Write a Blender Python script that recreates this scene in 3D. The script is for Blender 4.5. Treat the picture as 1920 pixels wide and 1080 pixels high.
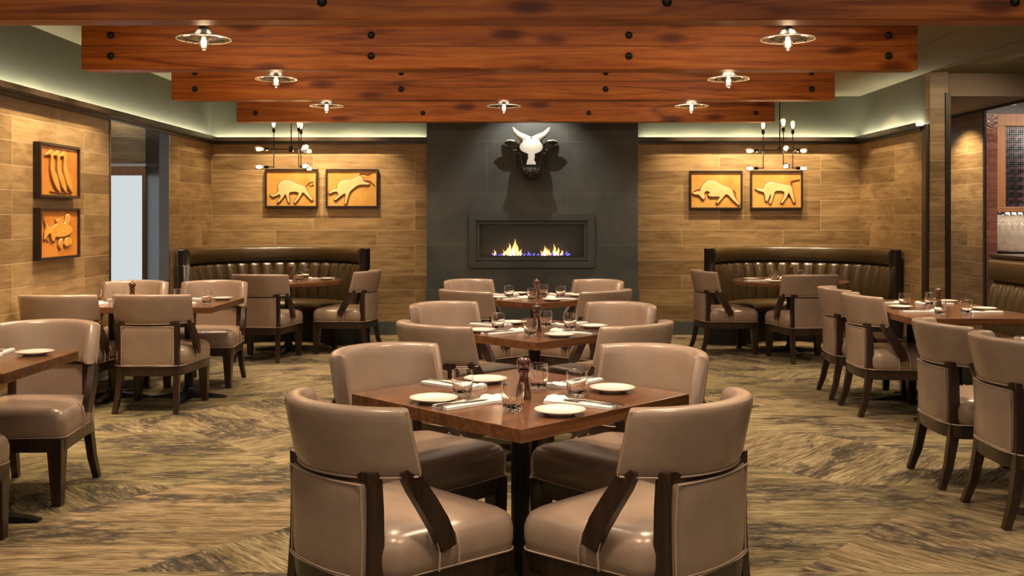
import bpy, bmesh, math, random
from mathutils import Vector, Matrix
random.seed(7)
PI = math.pi
for o in list(bpy.data.objects): bpy.data.objects.remove(o)
S = bpy.context.scene
COL = S.collection
R = math.radians

# ------------------------------------------------------------------ camera
CAMH = 1.43
cd = bpy.data.cameras.new('camera'); cam = bpy.data.objects.new('camera', cd); COL.objects.link(cam)
cam.location = (0, 0, CAMH); cam.rotation_euler = (R(90), 0, 0)
cd.sensor_width = 36; cd.lens = 36*1886/1920; cd.shift_x = -8/1920; cd.shift_y = -135/1920
cd.clip_start = 0.05; cd.clip_end = 100
S.camera = cam
# ------------------------------------------------------------------ world, exposure
w = bpy.data.worlds.new('world'); S.world = w; w.use_nodes = True
bg = w.node_tree.nodes['Background']; bg.inputs[0].default_value = (1.0, 0.86, 0.70, 1); bg.inputs[1].default_value = 0.17
S.view_settings.view_transform = 'Standard'; S.view_settings.look = 'None'
S.view_settings.exposure = 0.18; S.view_settings.gamma = 1.0
S.view_settings.use_curve_mapping = False

# ------------------------------------------------------------------ lights
WARM = (1.0, 0.74, 0.48)
def area(loc, sx, sy, power, col=WARM, rot=(0, 0, 0), spread=180):
    l = bpy.data.lights.new('area_light', 'AREA'); l.shape = 'RECTANGLE'; l.size = sx; l.size_y = sy
    l.energy = power; l.color = col; l.spread = R(spread)
    o = bpy.data.objects.new('area_light', l); COL.objects.link(o); o.location = loc; o.rotation_euler = rot
    return o
def spot(loc, target, power, angle=60, blend=0.5, col=WARM, rad=0.04):
    l = bpy.data.lights.new('spot_light', 'SPOT'); l.energy = power; l.color = col
    l.spot_size = R(angle); l.spot_blend = blend; l.shadow_soft_size = rad
    o = bpy.data.objects.new('spot_light', l); COL.objects.link(o); o.location = loc
    o.rotation_euler = (Vector(target)-Vector(loc)).to_track_quat('-Z', 'Y').to_euler()
    return o
def point(loc, power, col=WARM, rad=0.03):
    l = bpy.data.lights.new('point_light', 'POINT'); l.energy = power; l.color = col; l.shadow_soft_size = rad
    o = bpy.data.objects.new('point_light', l); COL.objects.link(o); o.location = loc
    return o
# soft fill light added in the bays between the beams and over the near end of the room
SOFT = (1.0, 0.82, 0.62)
area((0.0, 3.4, 2.84), 6.5, 2.4, 40, SOFT)
area((0.0, 0.6, 2.84), 7.0, 2.4, 66, SOFT, rot=(R(18), 0, 0))
area((-0.1, 6.0, 2.85), 5.0, 0.9, 24, SOFT)
area((-0.1, 7.75, 2.85), 5.0, 0.9, 22, SOFT)
area((-0.1, 9.65, 2.85), 5.0, 0.9, 24, SOFT)
area((4.6, 7.4, 2.84), 1.8, 3.0, 26, SOFT)  # extra fill added to lift the dark bar side
# downlights over the tables
for x, y, p in [(-0.5, 4.5, 75), (0.7, 4.1, 75), (-0.4, 2.4, 50), (0.8, 2.3, 45), (0.1, 6.2, 75), (0.15, 7.9, 75), (.1, 9.3, 40),
                (-2.75, 6.4, 85), (-2.7, 7.9, 80), (-2.5, 4.5, 75), (-3.2, 9.6, 50), (3.1, 6.3, 70), (3.1, 7.9, 80), (3.0, 4.6, 60), (-2.4, 10.1, 50),
                (2.9, 10.1, 50), (-1.5, 5.9, 50), (1.7, 6.1, 50), (1.6, 7.7, 40), (-1.3, 7.7, 40), (1.6, 9.6, 45), (-1.3, 9.6, 45)]:
    spot((x, y, 2.82), (x, y+0.05, 0), p*2.05, 74, 0.25, rad=.16)
# picture and wall washers close to the walls
GOLD = (1.0, 0.76, 0.46)
for x, p in [(-3.3, 12), (-2.62, 48), (-1.95, 42), (2.15, 30), (2.75, 50), (3.45, 34)]:
    spot((x, 11.60, 2.84), (x, 12.1, 1.0), p*3.4, 84, 0.8, GOLD, rad=0.02)
spot((0.19, 11.32, 2.84), (0.19, 11.9, 1.80), 44, 104, 0.6, (1, .88, .72), rad=0.012)
for y, p in [(7.6, 60), (8.4, 46), (6.9, 34), (5.9, 30), (11.3, 18)]:
    spot((-3.12, y, 2.82), (-3.67, y+0.05, 1.15), p*2.1, 84, 0.8, GOLD, rad=0.02)
spot((4.75, 11.7, 2.62), (5.27, 11.75, 0.8), 110, 110, 0.6, GOLD, rad=0.02)  # spot added to brighten the bar side wall
spot((4.5, 8.9, 2.84), (4.4, 10.2, 1.9), 32, 95, 0.9, GOLD, rad=0.05)  # spot added to brighten the pillar front
spot((3.55, 11.0, 2.84), (4.13, 11.1, 1.2), 60, 90, 0.35, GOLD, rad=0.02)
# cove light strips behind the cornice lip
COVE = (1.0, 0.96, 0.78)
UP = (PI, 0, 0)
TILT = R(38)
area((-2.36, 12.052, 2.345), 2.55, 0.02, 13, COVE, rot=(PI-TILT, 0, 0))
area((2.79, 12.052, 2.345), 2.6, 0.02, 13, COVE, rot=(PI-TILT, 0, 0))
area((-3.622, 9.4, 2.345), 0.02, 5.3, 24, COVE, rot=(0, PI-TILT, 0))
area((4.082, 11.1, 2.345), 0.02, 1.8, 10, COVE, rot=(0, PI+TILT, 0))
area((-4.3, 11.44, 2.60), 0.9, 0.03, 1.6, COVE)
# bar interior and corridor
area((6.3, 10.7, 2.8), 1.0, 0.8, 34, (1, .82, .66))
area((6.3, 11.88, 1.47), 1.2, 0.08, 9, (1, .92, .80))
area((5.5, 13.4, 2.5), 1.0, 0.6, 14, (.9, .92, 1))
area((-4.5, 10.6, 2.8), 0.7, 0.7, 4, (.8, .88, 1))

# ------------------------------------------------------------------ node materials
def mat(name):
    m = bpy.data.materials.new(name); m.use_nodes = True
    nt = m.node_tree; return m, nt, nt.nodes['Principled BSDF']
def N(nt, t, **kw):
    n = nt.nodes.new(t)
    for k, v in kw.items(): setattr(n, k, v)
    return n
def ramp(nt, fac, stops):
    r = N(nt, 'ShaderNodeValToRGB'); cr = r.color_ramp
    while len(cr.elements) < len(stops): cr.elements.new(0.5)
    for e, (p, c) in zip(cr.elements, stops): e.position = p; e.color = (*c, 1) if len(c) == 3 else c
    nt.links.new(fac, r.inputs[0]); return r.outputs[0]
def noise(nt, vec, scale, detail=4, rough=0.55, dist=0.0):
    n = N(nt, 'ShaderNodeTexNoise'); n.inputs['Scale'].default_value = scale; n.inputs['Detail'].default_value = detail
    n.inputs['Roughness'].default_value = rough; n.inputs['Distortion'].default_value = dist
    if vec is not None: nt.links.new(vec, n.inputs['Vector'])
    return n.outputs['Fac']
def mapping(nt, scale=(1, 1, 1), rot=(0, 0, 0), loc=(0, 0, 0), src='Object'):
    tc = N(nt, 'ShaderNodeTexCoord'); mp = N(nt, 'ShaderNodeMapping')
    mp.inputs['Scale'].default_value = scale; mp.inputs['Rotation'].default_value = rot; mp.inputs['Location'].default_value = loc
    nt.links.new(tc.outputs[src], mp.inputs['Vector']); return mp.outputs['Vector']
def mix(nt, fac, a, b, mode='MIX'):
    m = N(nt, 'ShaderNodeMix', data_type='RGBA', blend_type=mode)
    for sock, v in ((m.inputs[0], fac), (m.inputs[6], a), (m.inputs[7], b)):
        if isinstance(v, (int, float)): sock.default_value = v
        elif isinstance(v, tuple): sock.default_value = (*v, 1)
        else: nt.links.new(v, sock)
    return m.outputs[2]
def math_(nt, op, a, b=0.0, c=0.0):
    m = N(nt, 'ShaderNodeMath', operation=op)
    for i, v in enumerate((a, b, c)):
        if isinstance(v, (int, float)): m.inputs[i].default_value = v
        else: nt.links.new(v, m.inputs[i])
    return m.outputs[0]
def bump(nt, b, h, strength=0.2, dist=0.01):
    n = N(nt, 'ShaderNodeBump'); n.inputs['Strength'].default_value = strength; n.inputs['Distance'].default_value = dist
    nt.links.new(h, n.inputs['Height']); nt.links.new(n.outputs[0], b.inputs['Normal'])
def plain(name, col, rough=0.5, metal=0.0, coat=0.0, var=0.06, vs=8.0, bmp=0.0):
    m, nt, b = mat(name)
    f = noise(nt, mapping(nt), vs, 3)
    lo = tuple(c*(1-var) for c in col); hi = tuple(min(1, c*(1+var)) for c in col)
    nt.links.new(ramp(nt, f, [(0.3, lo), (0.7, hi)]), b.inputs['Base Color'])
    b.inputs['Roughness'].default_value = rough; b.inputs['Metallic'].default_value = metal; b.inputs['Coat Weight'].default_value = coat
    if bmp: bump(nt, b, noise(nt, mapping(nt), vs*12, 3), bmp, 0.004)
    return m
def emis(name, col, strength):
    m = bpy.data.materials.new(name); m.use_nodes = True; nt = m.node_tree; nt.nodes.clear()
    e = N(nt, 'ShaderNodeEmission'); e.inputs[0].default_value = (*col, 1); e.inputs[1].default_value = strength
    o = N(nt, 'ShaderNodeOutputMaterial'); nt.links.new(e.outputs[0], o.inputs[0]); return m
def glassm(name, col=(1, 1, 1), rough=0.0, ior=1.45):
    m, nt, b = mat(name); b.inputs['Base Color'].default_value = (*col, 1); b.inputs['Roughness'].default_value = rough
    b.inputs['Transmission Weight'].default_value = 1; b.inputs['IOR'].default_value = ior; return m

def plank_wall(name, axis, tone=.95, bw=1.22, rh=0.18):
    """horizontal wood-look planks with thin pale joints; axis = world axis that runs along the wall"""
    m, nt, b = mat(name)
    tc = N(nt, 'ShaderNodeTexCoord'); sp = N(nt, 'ShaderNodeSeparateXYZ'); nt.links.new(tc.outputs['Object'], sp.inputs[0])
    cb = N(nt, 'ShaderNodeCombineXYZ'); nt.links.new(sp.outputs[axis], cb.inputs[0]); nt.links.new(sp.outputs['Z'], cb.inputs[1])
    br = N(nt, 'ShaderNodeTexBrick'); br.offset = 0.37; br.offset_frequency = 3; br.squash = 1
    br.inputs['Scale'].default_value = 1; br.inputs['Brick Width'].default_value = bw; br.inputs['Row Height'].default_value = rh
    br.inputs['Mortar Size'].default_value = 0.003; br.inputs['Mortar Smooth'].default_value = 0.3; br.inputs['Bias'].default_value = 0.0
    br.inputs['Color1'].default_value = (0, 0, 0, 1); br.inputs['Color2'].default_value = (1, 1, 1, 1); br.inputs['Mortar'].default_value = (.5, .5, .5, 1)
    nt.links.new(cb.outputs[0], br.inputs['Vector'])
    # grain shifted per plank
    sh = N(nt, 'ShaderNodeVectorMath', operation='MULTIPLY_ADD'); nt.links.new(br.outputs['Color'], sh.inputs[0])
    sh.inputs[1].default_value = (7, 13, 5); nt.links.new(cb.outputs[0], sh.inputs[2])
    mp = N(nt, 'ShaderNodeMapping'); mp.inputs['Scale'].default_value = (2.2, 26, 1); nt.links.new(sh.outputs[0], mp.inputs['Vector'])
    g = noise(nt, mp.outputs[0], 1.0, 7, 0.65, 0.9)
    mp2 = N(nt, 'ShaderNodeMapping'); mp2.inputs['Scale'].default_value = (1.6, 5, 1); nt.links.new(sh.outputs[0], mp2.inputs['Vector'])
    g2 = noise(nt, mp2.outputs[0], 1.3, 4, 0.6, 1.2)
    t = tone
    c1 = ramp(nt, g, [(0.28, (.25*t, .145*t, .060*t)), (0.46, (.36*t, .238*t, .112*t)), (0.64, (.43*t, .30*t, .150*t)), (0.85, (.53*t, .39*t, .22*t))])
    c2 = mix(nt, 0.85, c1, ramp(nt, g2, [(0.3, (.55, .50, .46)), (0.62, (1, 1, 1))]), 'MULTIPLY')
    c3 = mix(nt, 1.0, c2, ramp(nt, br.outputs['Color'], [(0, (.68, .64, .60)), (.5, (.95, .93, .90)), (1, (1.15, 1.14, 1.12))]), 'MULTIPLY')
    c4 = mix(nt, math_(nt, 'MULTIPLY', br.outputs['Fac'], 0.5), c3, (.72*t, .56*t, .36*t))
    nt.links.new(c4, b.inputs['Base Color']); b.inputs['Roughness'].default_value = 0.42
    bump(nt, b, math_(nt, 'SUBTRACT', g, br.outputs['Fac']), 0.18, 0.006)
    return m

def timber(name, lo, mid, hi, axis='X', scale=1.0, knots=True, rough=0.42, coat=0.0):
    m, nt, b = mat(name)
    sc = {'X': (0.9, 14, 14), 'Y': (14, 0.9, 14), 'Z': (14, 14, 0.9)}[axis]
    sc = tuple(s*scale for s in sc)
    oi = N(nt, 'ShaderNodeObjectInfo'); vm = N(nt, 'ShaderNodeVectorMath', operation='SCALE'); 
    cbb = N(nt, 'ShaderNodeCombineXYZ'); 
    for i in range(3): nt.links.new(oi.outputs['Random'], cbb.inputs[i])
    nt.links.new(cbb.outputs[0], vm.inputs[0]); vm.inputs['Scale'].default_value = 37
    tc = N(nt, 'ShaderNodeTexCoord'); ad = N(nt, 'ShaderNodeVectorMath', operation='ADD'); nt.links.new(tc.outputs['Object'], ad.inputs[0]); nt.links.new(vm.outputs[0], ad.inputs[1])
    mp = N(nt, 'ShaderNodeMapping'); mp.inputs['Scale'].default_value = sc; nt.links.new(ad.outputs[0], mp.inputs['Vector'])
    g = noise(nt, mp.outputs[0], 1.0, 6, 0.6, 1.4)
    col = ramp(nt, g, [(0.30, lo), (0.52, mid), (0.74, hi)])
    if knots:
        mk = N(nt, 'ShaderNodeMapping'); mk.inputs['Scale'].default_value = (1.6, 5, 5) if axis == 'X' else (3, 3, 3); nt.links.new(ad.outputs[0], mk.inputs['Vector'])
        vo = N(nt, 'ShaderNodeTexVoronoi'); vo.inputs['Scale'].default_value = 1.0; nt.links.new(mk.outputs[0], vo.inputs['Vector'])
        k = ramp(nt, vo.outputs['Distance'], [(0.10, (.22, .12, .10)), (0.17, (.55, .42, .36)), (0.24, (1, 1, 1))])
        col = mix(nt, 0.85, col, k, 'MULTIPLY')
        sw = noise(nt, mp.outputs[0], .28, 4, .55, 3.5)
        col = mix(nt, .8, col, ramp(nt, sw, [(0.34, (.45, .30, .22)), (0.44, (1, 1, 1))]), 'MULTIPLY')
        cr = math_(nt, 'ABSOLUTE', math_(nt, 'SUBTRACT', noise(nt, mp.outputs[0], .12, 2, .5, 0), .5))
        col = mix(nt, .7, col, ramp(nt, cr, [(0.0, (.30, .18, .12)), (0.006, (1, 1, 1))]), 'MULTIPLY')
        gg = noise(nt, mk.outputs[0], 0.6, 3, 0.5, 0.4)
        col = mix(nt, 0.7, col, ramp(nt, gg, [(0.35, (.62, .55, .5)), (0.6, (1.06, 1.06, 1.06))]), 'MULTIPLY')
    nt.links.new(col, b.inputs['Base Color']); b.inputs['Roughness'].default_value = rough; b.inputs['Coat Weight'].default_value = coat
    b.inputs['Coat Roughness'].default_value = 0.2
    if knots: b.inputs['Specular IOR Level'].default_value = .3
    bump(nt, b, g, 0.08, 0.004)
    return m

def carpet_mat():
    m, nt, b = mat('carpet_tiles')
    tc = N(nt, 'ShaderNodeTexCoord'); sp = N(nt, 'ShaderNodeSeparateXYZ'); nt.links.new(tc.outputs['Object'], sp.inputs[0])
    x, y = sp.outputs['X'], sp.outputs['Y']
    RW = 1.31
    row = math_(nt, 'FLOOR', math_(nt, 'DIVIDE', math_(nt, 'ADD', y, 1.20), RW))
    ry = math_(nt, 'SUBTRACT', math_(nt, 'ADD', y, 1.20), math_(nt, 'MULTIPLY', row, RW))
    par = math_(nt, 'SUBTRACT', math_(nt, 'MULTIPLY', math_(nt, 'MODULO', math_(nt, 'ADD', row, 100), 2.0), 2.0), 1.0)  # -1 / +1
    u = math_(nt, 'ADD', x, math_(nt, 'MULTIPLY', math_(nt, 'MULTIPLY', ry, par), 0.9))
    u2 = math_(nt, 'ADD', u, math_(nt, 'MULTIPLY', row, 0.73))
    cellx = math_(nt, 'FLOOR', math_(nt, 'DIVIDE', u2, 1.35))
    cv = N(nt, 'ShaderNodeCombineXYZ'); nt.links.new(cellx, cv.inputs[0]); nt.links.new(row, cv.inputs[1])
    wn = N(nt, 'ShaderNodeTexWhiteNoise', noise_dimensions='2D'); nt.links.new(cv.outputs[0], wn.inputs['Vector'])
    rnd = wn.outputs['Value']
    alt = math_(nt, 'MODULO', math_(nt, 'ADD', math_(nt, 'ADD', cellx, row), 100), 2.0)
    ang = math_(nt, 'MULTIPLY', math_(nt, 'MULTIPLY', par, -0.84), alt)   # 0 or +-48 degrees
    rt = N(nt, 'ShaderNodeVectorRotate', rotation_type='Z_AXIS'); nt.links.new(tc.outputs['Object'], rt.inputs['Vector']); nt.links.new(ang, rt.inputs['Angle'])
    ad = N(nt, 'ShaderNodeVectorMath', operation='ADD'); nt.links.new(rt.outputs[0], ad.inputs[0])
    m3 = N(nt, 'ShaderNodeVectorMath', operation='SCALE'); nt.links.new(wn.outputs['Color'], m3.inputs[0]); m3.inputs['Scale'].default_value = 20
    nt.links.new(m3.outputs[0], ad.inputs[1])
    mp = N(nt, 'ShaderNodeMapping'); mp.inputs['Scale'].default_value = (7, 75, 1); nt.links.new(ad.outputs[0], mp.inputs['Vector'])
    g = noise(nt, mp.outputs[0], 1.0, 6, 0.72, 0.2)
    mpw = N(nt, 'ShaderNodeMapping'); mpw.inputs['Scale'].default_value = (1.6, 14, 1); nt.links.new(ad.outputs[0], mpw.inputs['Vector'])
    gw = noise(nt, mpw.outputs[0], 1.0, 3, 0.6, 0.2)
    gm = math_(nt, 'ADD', math_(nt, 'MULTIPLY', g, .72), math_(nt, 'MULTIPLY', gw, .28))
    base = ramp(nt, gm, [(0.36, (.058, .041, .022)), (0.455, (.160, .122, .070)), (0.54, (.285, .228, .138)), (0.64, (.45, .372, .240))])
    tint = ramp(nt, rnd, [(0.0, (.86, .88, .74)), (0.5, (1, 1, .95)), (1.0, (1.06, .97, .90))])
    base = mix(nt, 1.0, base, tint, 'MULTIPLY')
    # dark root-like patches: broad areas broken up by thin branching lines
    mp2 = N(nt, 'ShaderNodeMapping'); mp2.inputs['Scale'].default_value = (1.3, 2.4, 1); nt.links.new(ad.outputs[0], mp2.inputs['Vector'])
    big = noise(nt, mp2.outputs[0], 1.0, 3, 0.55, 0.6)
    area_ = ramp(nt, big, [(0.49, (0, 0, 0)), (0.60, (1, 1, 1))])
    mv = N(nt, 'ShaderNodeMapping'); mv.inputs['Scale'].default_value = (5.5, 13, 1); mv.inputs['Rotation'].default_value = (0, 0, .35); nt.links.new(ad.outputs[0], mv.inputs['Vector'])
    wob = N(nt, 'ShaderNodeTexNoise'); wob.inputs['Scale'].default_value = 1.6; wob.inputs['Detail'].default_value = 4; nt.links.new(mv.outputs[0], wob.inputs['Vector'])
    wv = N(nt, 'ShaderNodeVectorMath', operation='MULTIPLY_ADD'); nt.links.new(wob.outputs['Color'], wv.inputs[0]); wv.inputs[1].default_value = (1.6, 1.6, 0); nt.links.new(mv.outputs[0], wv.inputs[2])
    vo = N(nt, 'ShaderNodeTexVoronoi', feature='DISTANCE_TO_EDGE'); vo.inputs['Scale'].default_value = 1.0; nt.links.new(wv.outputs[0], vo.inputs['Vector'])
    lines = ramp(nt, vo.outputs['Distance'], [(0.03, (1, 1, 1)), (0.12, (0, 0, 0))])
    ms = N(nt, 'ShaderNodeMapping'); ms.inputs['Scale'].default_value = (10, 34, 1); nt.links.new(ad.outputs[0], ms.inputs['Vector'])
    speck = ramp(nt, noise(nt, ms.outputs[0], 1, 6, .72, .8), [(0.43, (0, 0, 0)), (0.53, (1, 1, 1))])
    both = mix(nt, 1.0, lines, speck, 'ADD')
    fac = mix(nt, 1.0, area_, both, 'MULTIPLY')
    fw_ = N(nt, 'ShaderNodeMath', operation='MINIMUM'); nt.links.new(fac, fw_.inputs[0]); fw_.inputs[1].default_value = 1.0
    dark = ramp(nt, gm, [(0.38, (.026, .022, .018)), (0.52, (.060, .050, .040)), (0.66, (.14, .115, .080))])
    col = mix(nt, math_(nt, 'MULTIPLY', fw_.outputs[0], 0.90), base, dark)
    fine = noise(nt, tc.outputs['Object'], 260, 2, .6)
    col = mix(nt, 0.5, col, ramp(nt, fine, [(0.3, (.70, .70, .70)), (0.7, (1.12, 1.12, 1.12))]), 'MULTIPLY')
    nt.links.new(col, b.inputs['Base Color']); b.inputs['Roughness'].default_value = 0.95
    b.inputs['Specular IOR Level'].default_value = 0.15
    bump(nt, b, g, 0.25, 0.006)
    return m

def leather(name, col, rough=0.32, spec=0.5):
    m, nt, b = mat(name)
    v = mapping(nt)
    f = noise(nt, v, 5, 4, .6)
    nt.links.new(ramp(nt, f, [(0.3, tuple(c*.86 for c in col)), (0.7, tuple(c*1.08 for c in col))]), b.inputs['Base Color'])
    b.inputs['Roughness'].default_value = rough; b.inputs['Specular IOR Level'].default_value = spec
    b.inputs['Coat Weight'].default_value = 0.25; b.inputs['Coat Roughness'].default_value = 0.28
    h = math_(nt, 'ADD', math_(nt, 'MULTIPLY', noise(nt, v, 7, 2, .5), 1.0), math_(nt, 'MULTIPLY', noise(nt, v, 160, 2, .5), 0.05))
    bump(nt, b, h, 0.35, 0.012)
    return m

def slate_mat():
    m, nt, b = mat('slate_cladding')
    tc = N(nt, 'ShaderNodeTexCoord'); sp = N(nt, 'ShaderNodeSeparateXYZ'); nt.links.new(tc.outputs['Object'], sp.inputs[0])
    cb = N(nt, 'ShaderNodeCombineXYZ'); nt.links.new(math_(nt, 'ADD', sp.outputs['X'], 0.35), cb.inputs[0]); nt.links.new(math_(nt, 'ADD', sp.outputs['Z'], 0.14), cb.inputs[1])
    br = N(nt, 'ShaderNodeTexBrick'); br.offset = 0.5
    br.inputs['Scale'].default_value = 1; br.inputs['Brick Width'].default_value = 1.9; br.inputs['Row Height'].default_value = 0.306*2
    br.inputs['Mortar Size'].default_value = 0.002; br.inputs['Color1'].default_value = (0, 0, 0, 1); br.inputs['Color2'].default_value = (1, 1, 1, 1)
    nt.links.new(cb.outputs[0], br.inputs['Vector'])
    f = noise(nt, mapping(nt), 1.7, 6, .62, .6)
    c = ramp(nt, f, [(0.30, (.058, .070, .072)), (0.5, (.082, .094, .094)), (0.62, (.105, .112, .104)), (0.75, (.135, .120, .095))])
    c = mix(nt, 1.0, c, ramp(nt, br.outputs['Color'], [(0, (.86, .86, .86)), (1, (1.05, 1.05, 1.05))]), 'MULTIPLY')
    c = mix(nt, math_(nt, 'MULTIPLY', br.outputs['Fac'], .6), c, (.24, .24, .21))
    nt.links.new(c, b.inputs['Base Color']); b.inputs['Roughness'].default_value = 0.5
    bump(nt, b, noise(nt, mapping(nt), 6, 6, .6), 0.12, 0.01)
    return m

M = {}
M['wall_x'] = plank_wall('wood_plank_tile_back', 'X')
M['wall_y'] = plank_wall('wood_plank_tile_side', 'Y')
M['olive'] = plain('olive_paint', (.110, .108, .066), 0.8, vs=1.5)
M['ceil'] = plain('ceiling_paint', (.22, .19, .11), 0.85, vs=1.2)
M['soffit'] = plain('soffit_paint', (.34, .27, .21), 0.85, vs=1.2)
M['carpet'] = carpet_mat()
M['beam'] = timber('red_pine_beam', (.22, .050, .008), (.46, .130, .019), (.60, .205, .034), 'X')
M['table'] = timber('walnut_table_top', (.085, .032, .013), (.165, .066, .026), (.25, .108, .042), 'X', 1.4, False, 0.22, 0.5)
M['darkwood'] = timber('espresso_wood', (.016, .008, .005), (.034, .017, .011), (.055, .029, .018), 'Z', 1.5, False, 0.3, 0.2)
M['trim'] = timber('dark_cornice_wood', (.018, .011, .006), (.032, .020, .011), (.048, .031, .017), 'X', 1, False, .4, .1)
M['orangewood'] = timber('cherry_frame_wood', (.40, .18, .08), (.50, .24, .11), (.58, .30, .15), 'Z', 1, False, .4, .1)
M['leather'] = leather('taupe_leather', (.345, .248, .190), .27)
M['piping'] = plain('pale_piping', (.43, .315, .245), .45)
M['booth'] = leather('dark_olive_leather', (.058, .036, .013), 0.27, .6)
M['black'] = plain('black_metal', (.010, .010, .011), 0.35, 0.3)
M['blackpaint'] = plain('black_base_paint', (.010, .009, .010), .5)
M['bronze'] = plain('dark_bronze', (.030, .020, .014), 0.38, 0.8)
M['frame'] = plain('frame_dark', (.022, .012, .008), 0.35)
M['slate'] = slate_mat()
M['slatebase'] = plain('slate_plinth', (.075, .085, .085), .45, vs=3, var=.2)
M['steel'] = plain('dark_steel_surround', (.082, .092, .092), 0.4, 0.15)
M['firebox'] = plain('firebox_black', (.085, .09, .072), .25)
M['fireglass'] = glassm('fireplace_glass', (1, 1, 1), 0.0, 1.3)
M['glass'] = glassm('clear_glass')
def tumbler_mat():
    m, nt, b = mat('tumbler_glass'); b.inputs['Base Color'].default_value = (1, 1, 1, 1); b.inputs['Roughness'].default_value = 0; b.inputs['Transmission Weight'].default_value = 1; b.inputs['IOR'].default_value = 1.42
    tc = N(nt, 'ShaderNodeTexCoord'); sp = N(nt, 'ShaderNodeSeparateXYZ'); nt.links.new(tc.outputs['Object'], sp.inputs[0])
    vo = N(nt, 'ShaderNodeTexVoronoi'); vo.inputs['Scale'].default_value = 85; nt.links.new(tc.outputs['Object'], vo.inputs['Vector'])
    mk = ramp(nt, math_(nt, 'MULTIPLY', sp.outputs['Z'], 20), [(0.45, (1, 1, 1)), (0.75, (0, 0, 0))])
    bump(nt, b, mix(nt, 1.0, mk, vo.outputs['Distance'], 'MULTIPLY'), .8, .006)
    return m
M['tumbler'] = tumbler_mat()
M['porcelain'] = plain('white_porcelain', (.80, .76, .70), 0.15, coat=.5, var=.01)
M['linen'] = plain('white_linen', (.82, .80, .77), 0.8, var=.02, bmp=.1)
M['cutlery'] = plain('stainless_steel', (.55, .54, .52), 0.2, 1.0)
M['mill'] = timber('glossy_red_wood', (.045, .010, .004), (.085, .020, .008), (.13, .034, .014), 'Z', 4, False, .12, 1.0)
M['shade'] = plain('polished_nickel_shade', (.55, .52, .47), .16, 1.0)
M['rimlight'] = plain('bright_nickel_rim', (.85, .80, .70), .3, .6)
M['brass'] = plain('brass', (.6, .40, .17), .3, 1.0)
M['filament'] = emis('glowing_filament', (1.0, .58, .24), 26)
M['bulb'] = glassm('bulb_glass', (1, .93, .82), 0.0, 1.12)
M['flame'] = emis('orange_flame', (1.0, .50, .15), 2.2)
M['flametip'] = emis('pale_flame_core', (1.0, .80, .45), 3.5)
M['blueflame'] = emis('blue_flame', (.22, .20, 1.0), 1.0)
M['frost'] = emis('frosted_daylight_glass', (.80, .86, .88), .72)
M['greywall'] = plain('blue_grey_panel', (.014, .015, .019), .35, vs=2)
M['chrome'] = plain('brushed_steel_edge', (.42, .46, .50), .3, .9)
M['endsheen'] = plain('silver_sheen_leather', (.34, .37, .42), .35)  # silver reflection on the left booth end, put into the colour
M['brickglaze'] = plain('glazed_brick', (.20, .085, .065), .15, coat=.6, vs=20, var=.25)
M['bottle'] = plain('dark_wine_bottle', (.012, .02, .010), .1, coat=.5)
M['foil'] = plain('maroon_foil', (.20, .03, .06), .3, .4)
M['backing'] = plain('stone_backsplash', (.55, .42, .30), .5, vs=14, var=.2)
M['cowwhite'] = None

def canvas_mat(c0=(.34, .095, .012), c1=(.48, .175, .025), c2=(.58, .27, .05)):
    m, nt, b = mat('amber_relief_panel')
    f = noise(nt, mapping(nt), 3.2, 5, .6, .5)
    nt.links.new(ramp(nt, f, [(0.28, c0), (0.5, c1), (0.72, c2)]), b.inputs['Base Color'])
    b.inputs['Roughness'].default_value = .4; bump(nt, b, f, .2, .01); return m
M['canvas'] = canvas_mat()
M['canvaspale'] = canvas_mat((.40, .165, .028), (.52, .27, .062), (.60, .37, .11))
M['relief'] = plain('cream_gold_relief', (.62, .45, .21), .4, vs=12, var=.12)
M['reliefamber'] = plain('amber_gold_relief', (.56, .27, .045), .4, vs=12, var=.15)
M['burnt'] = plain('burnt_umber_edge', (.20, .065, .018), .5, vs=16, var=.35)

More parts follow.
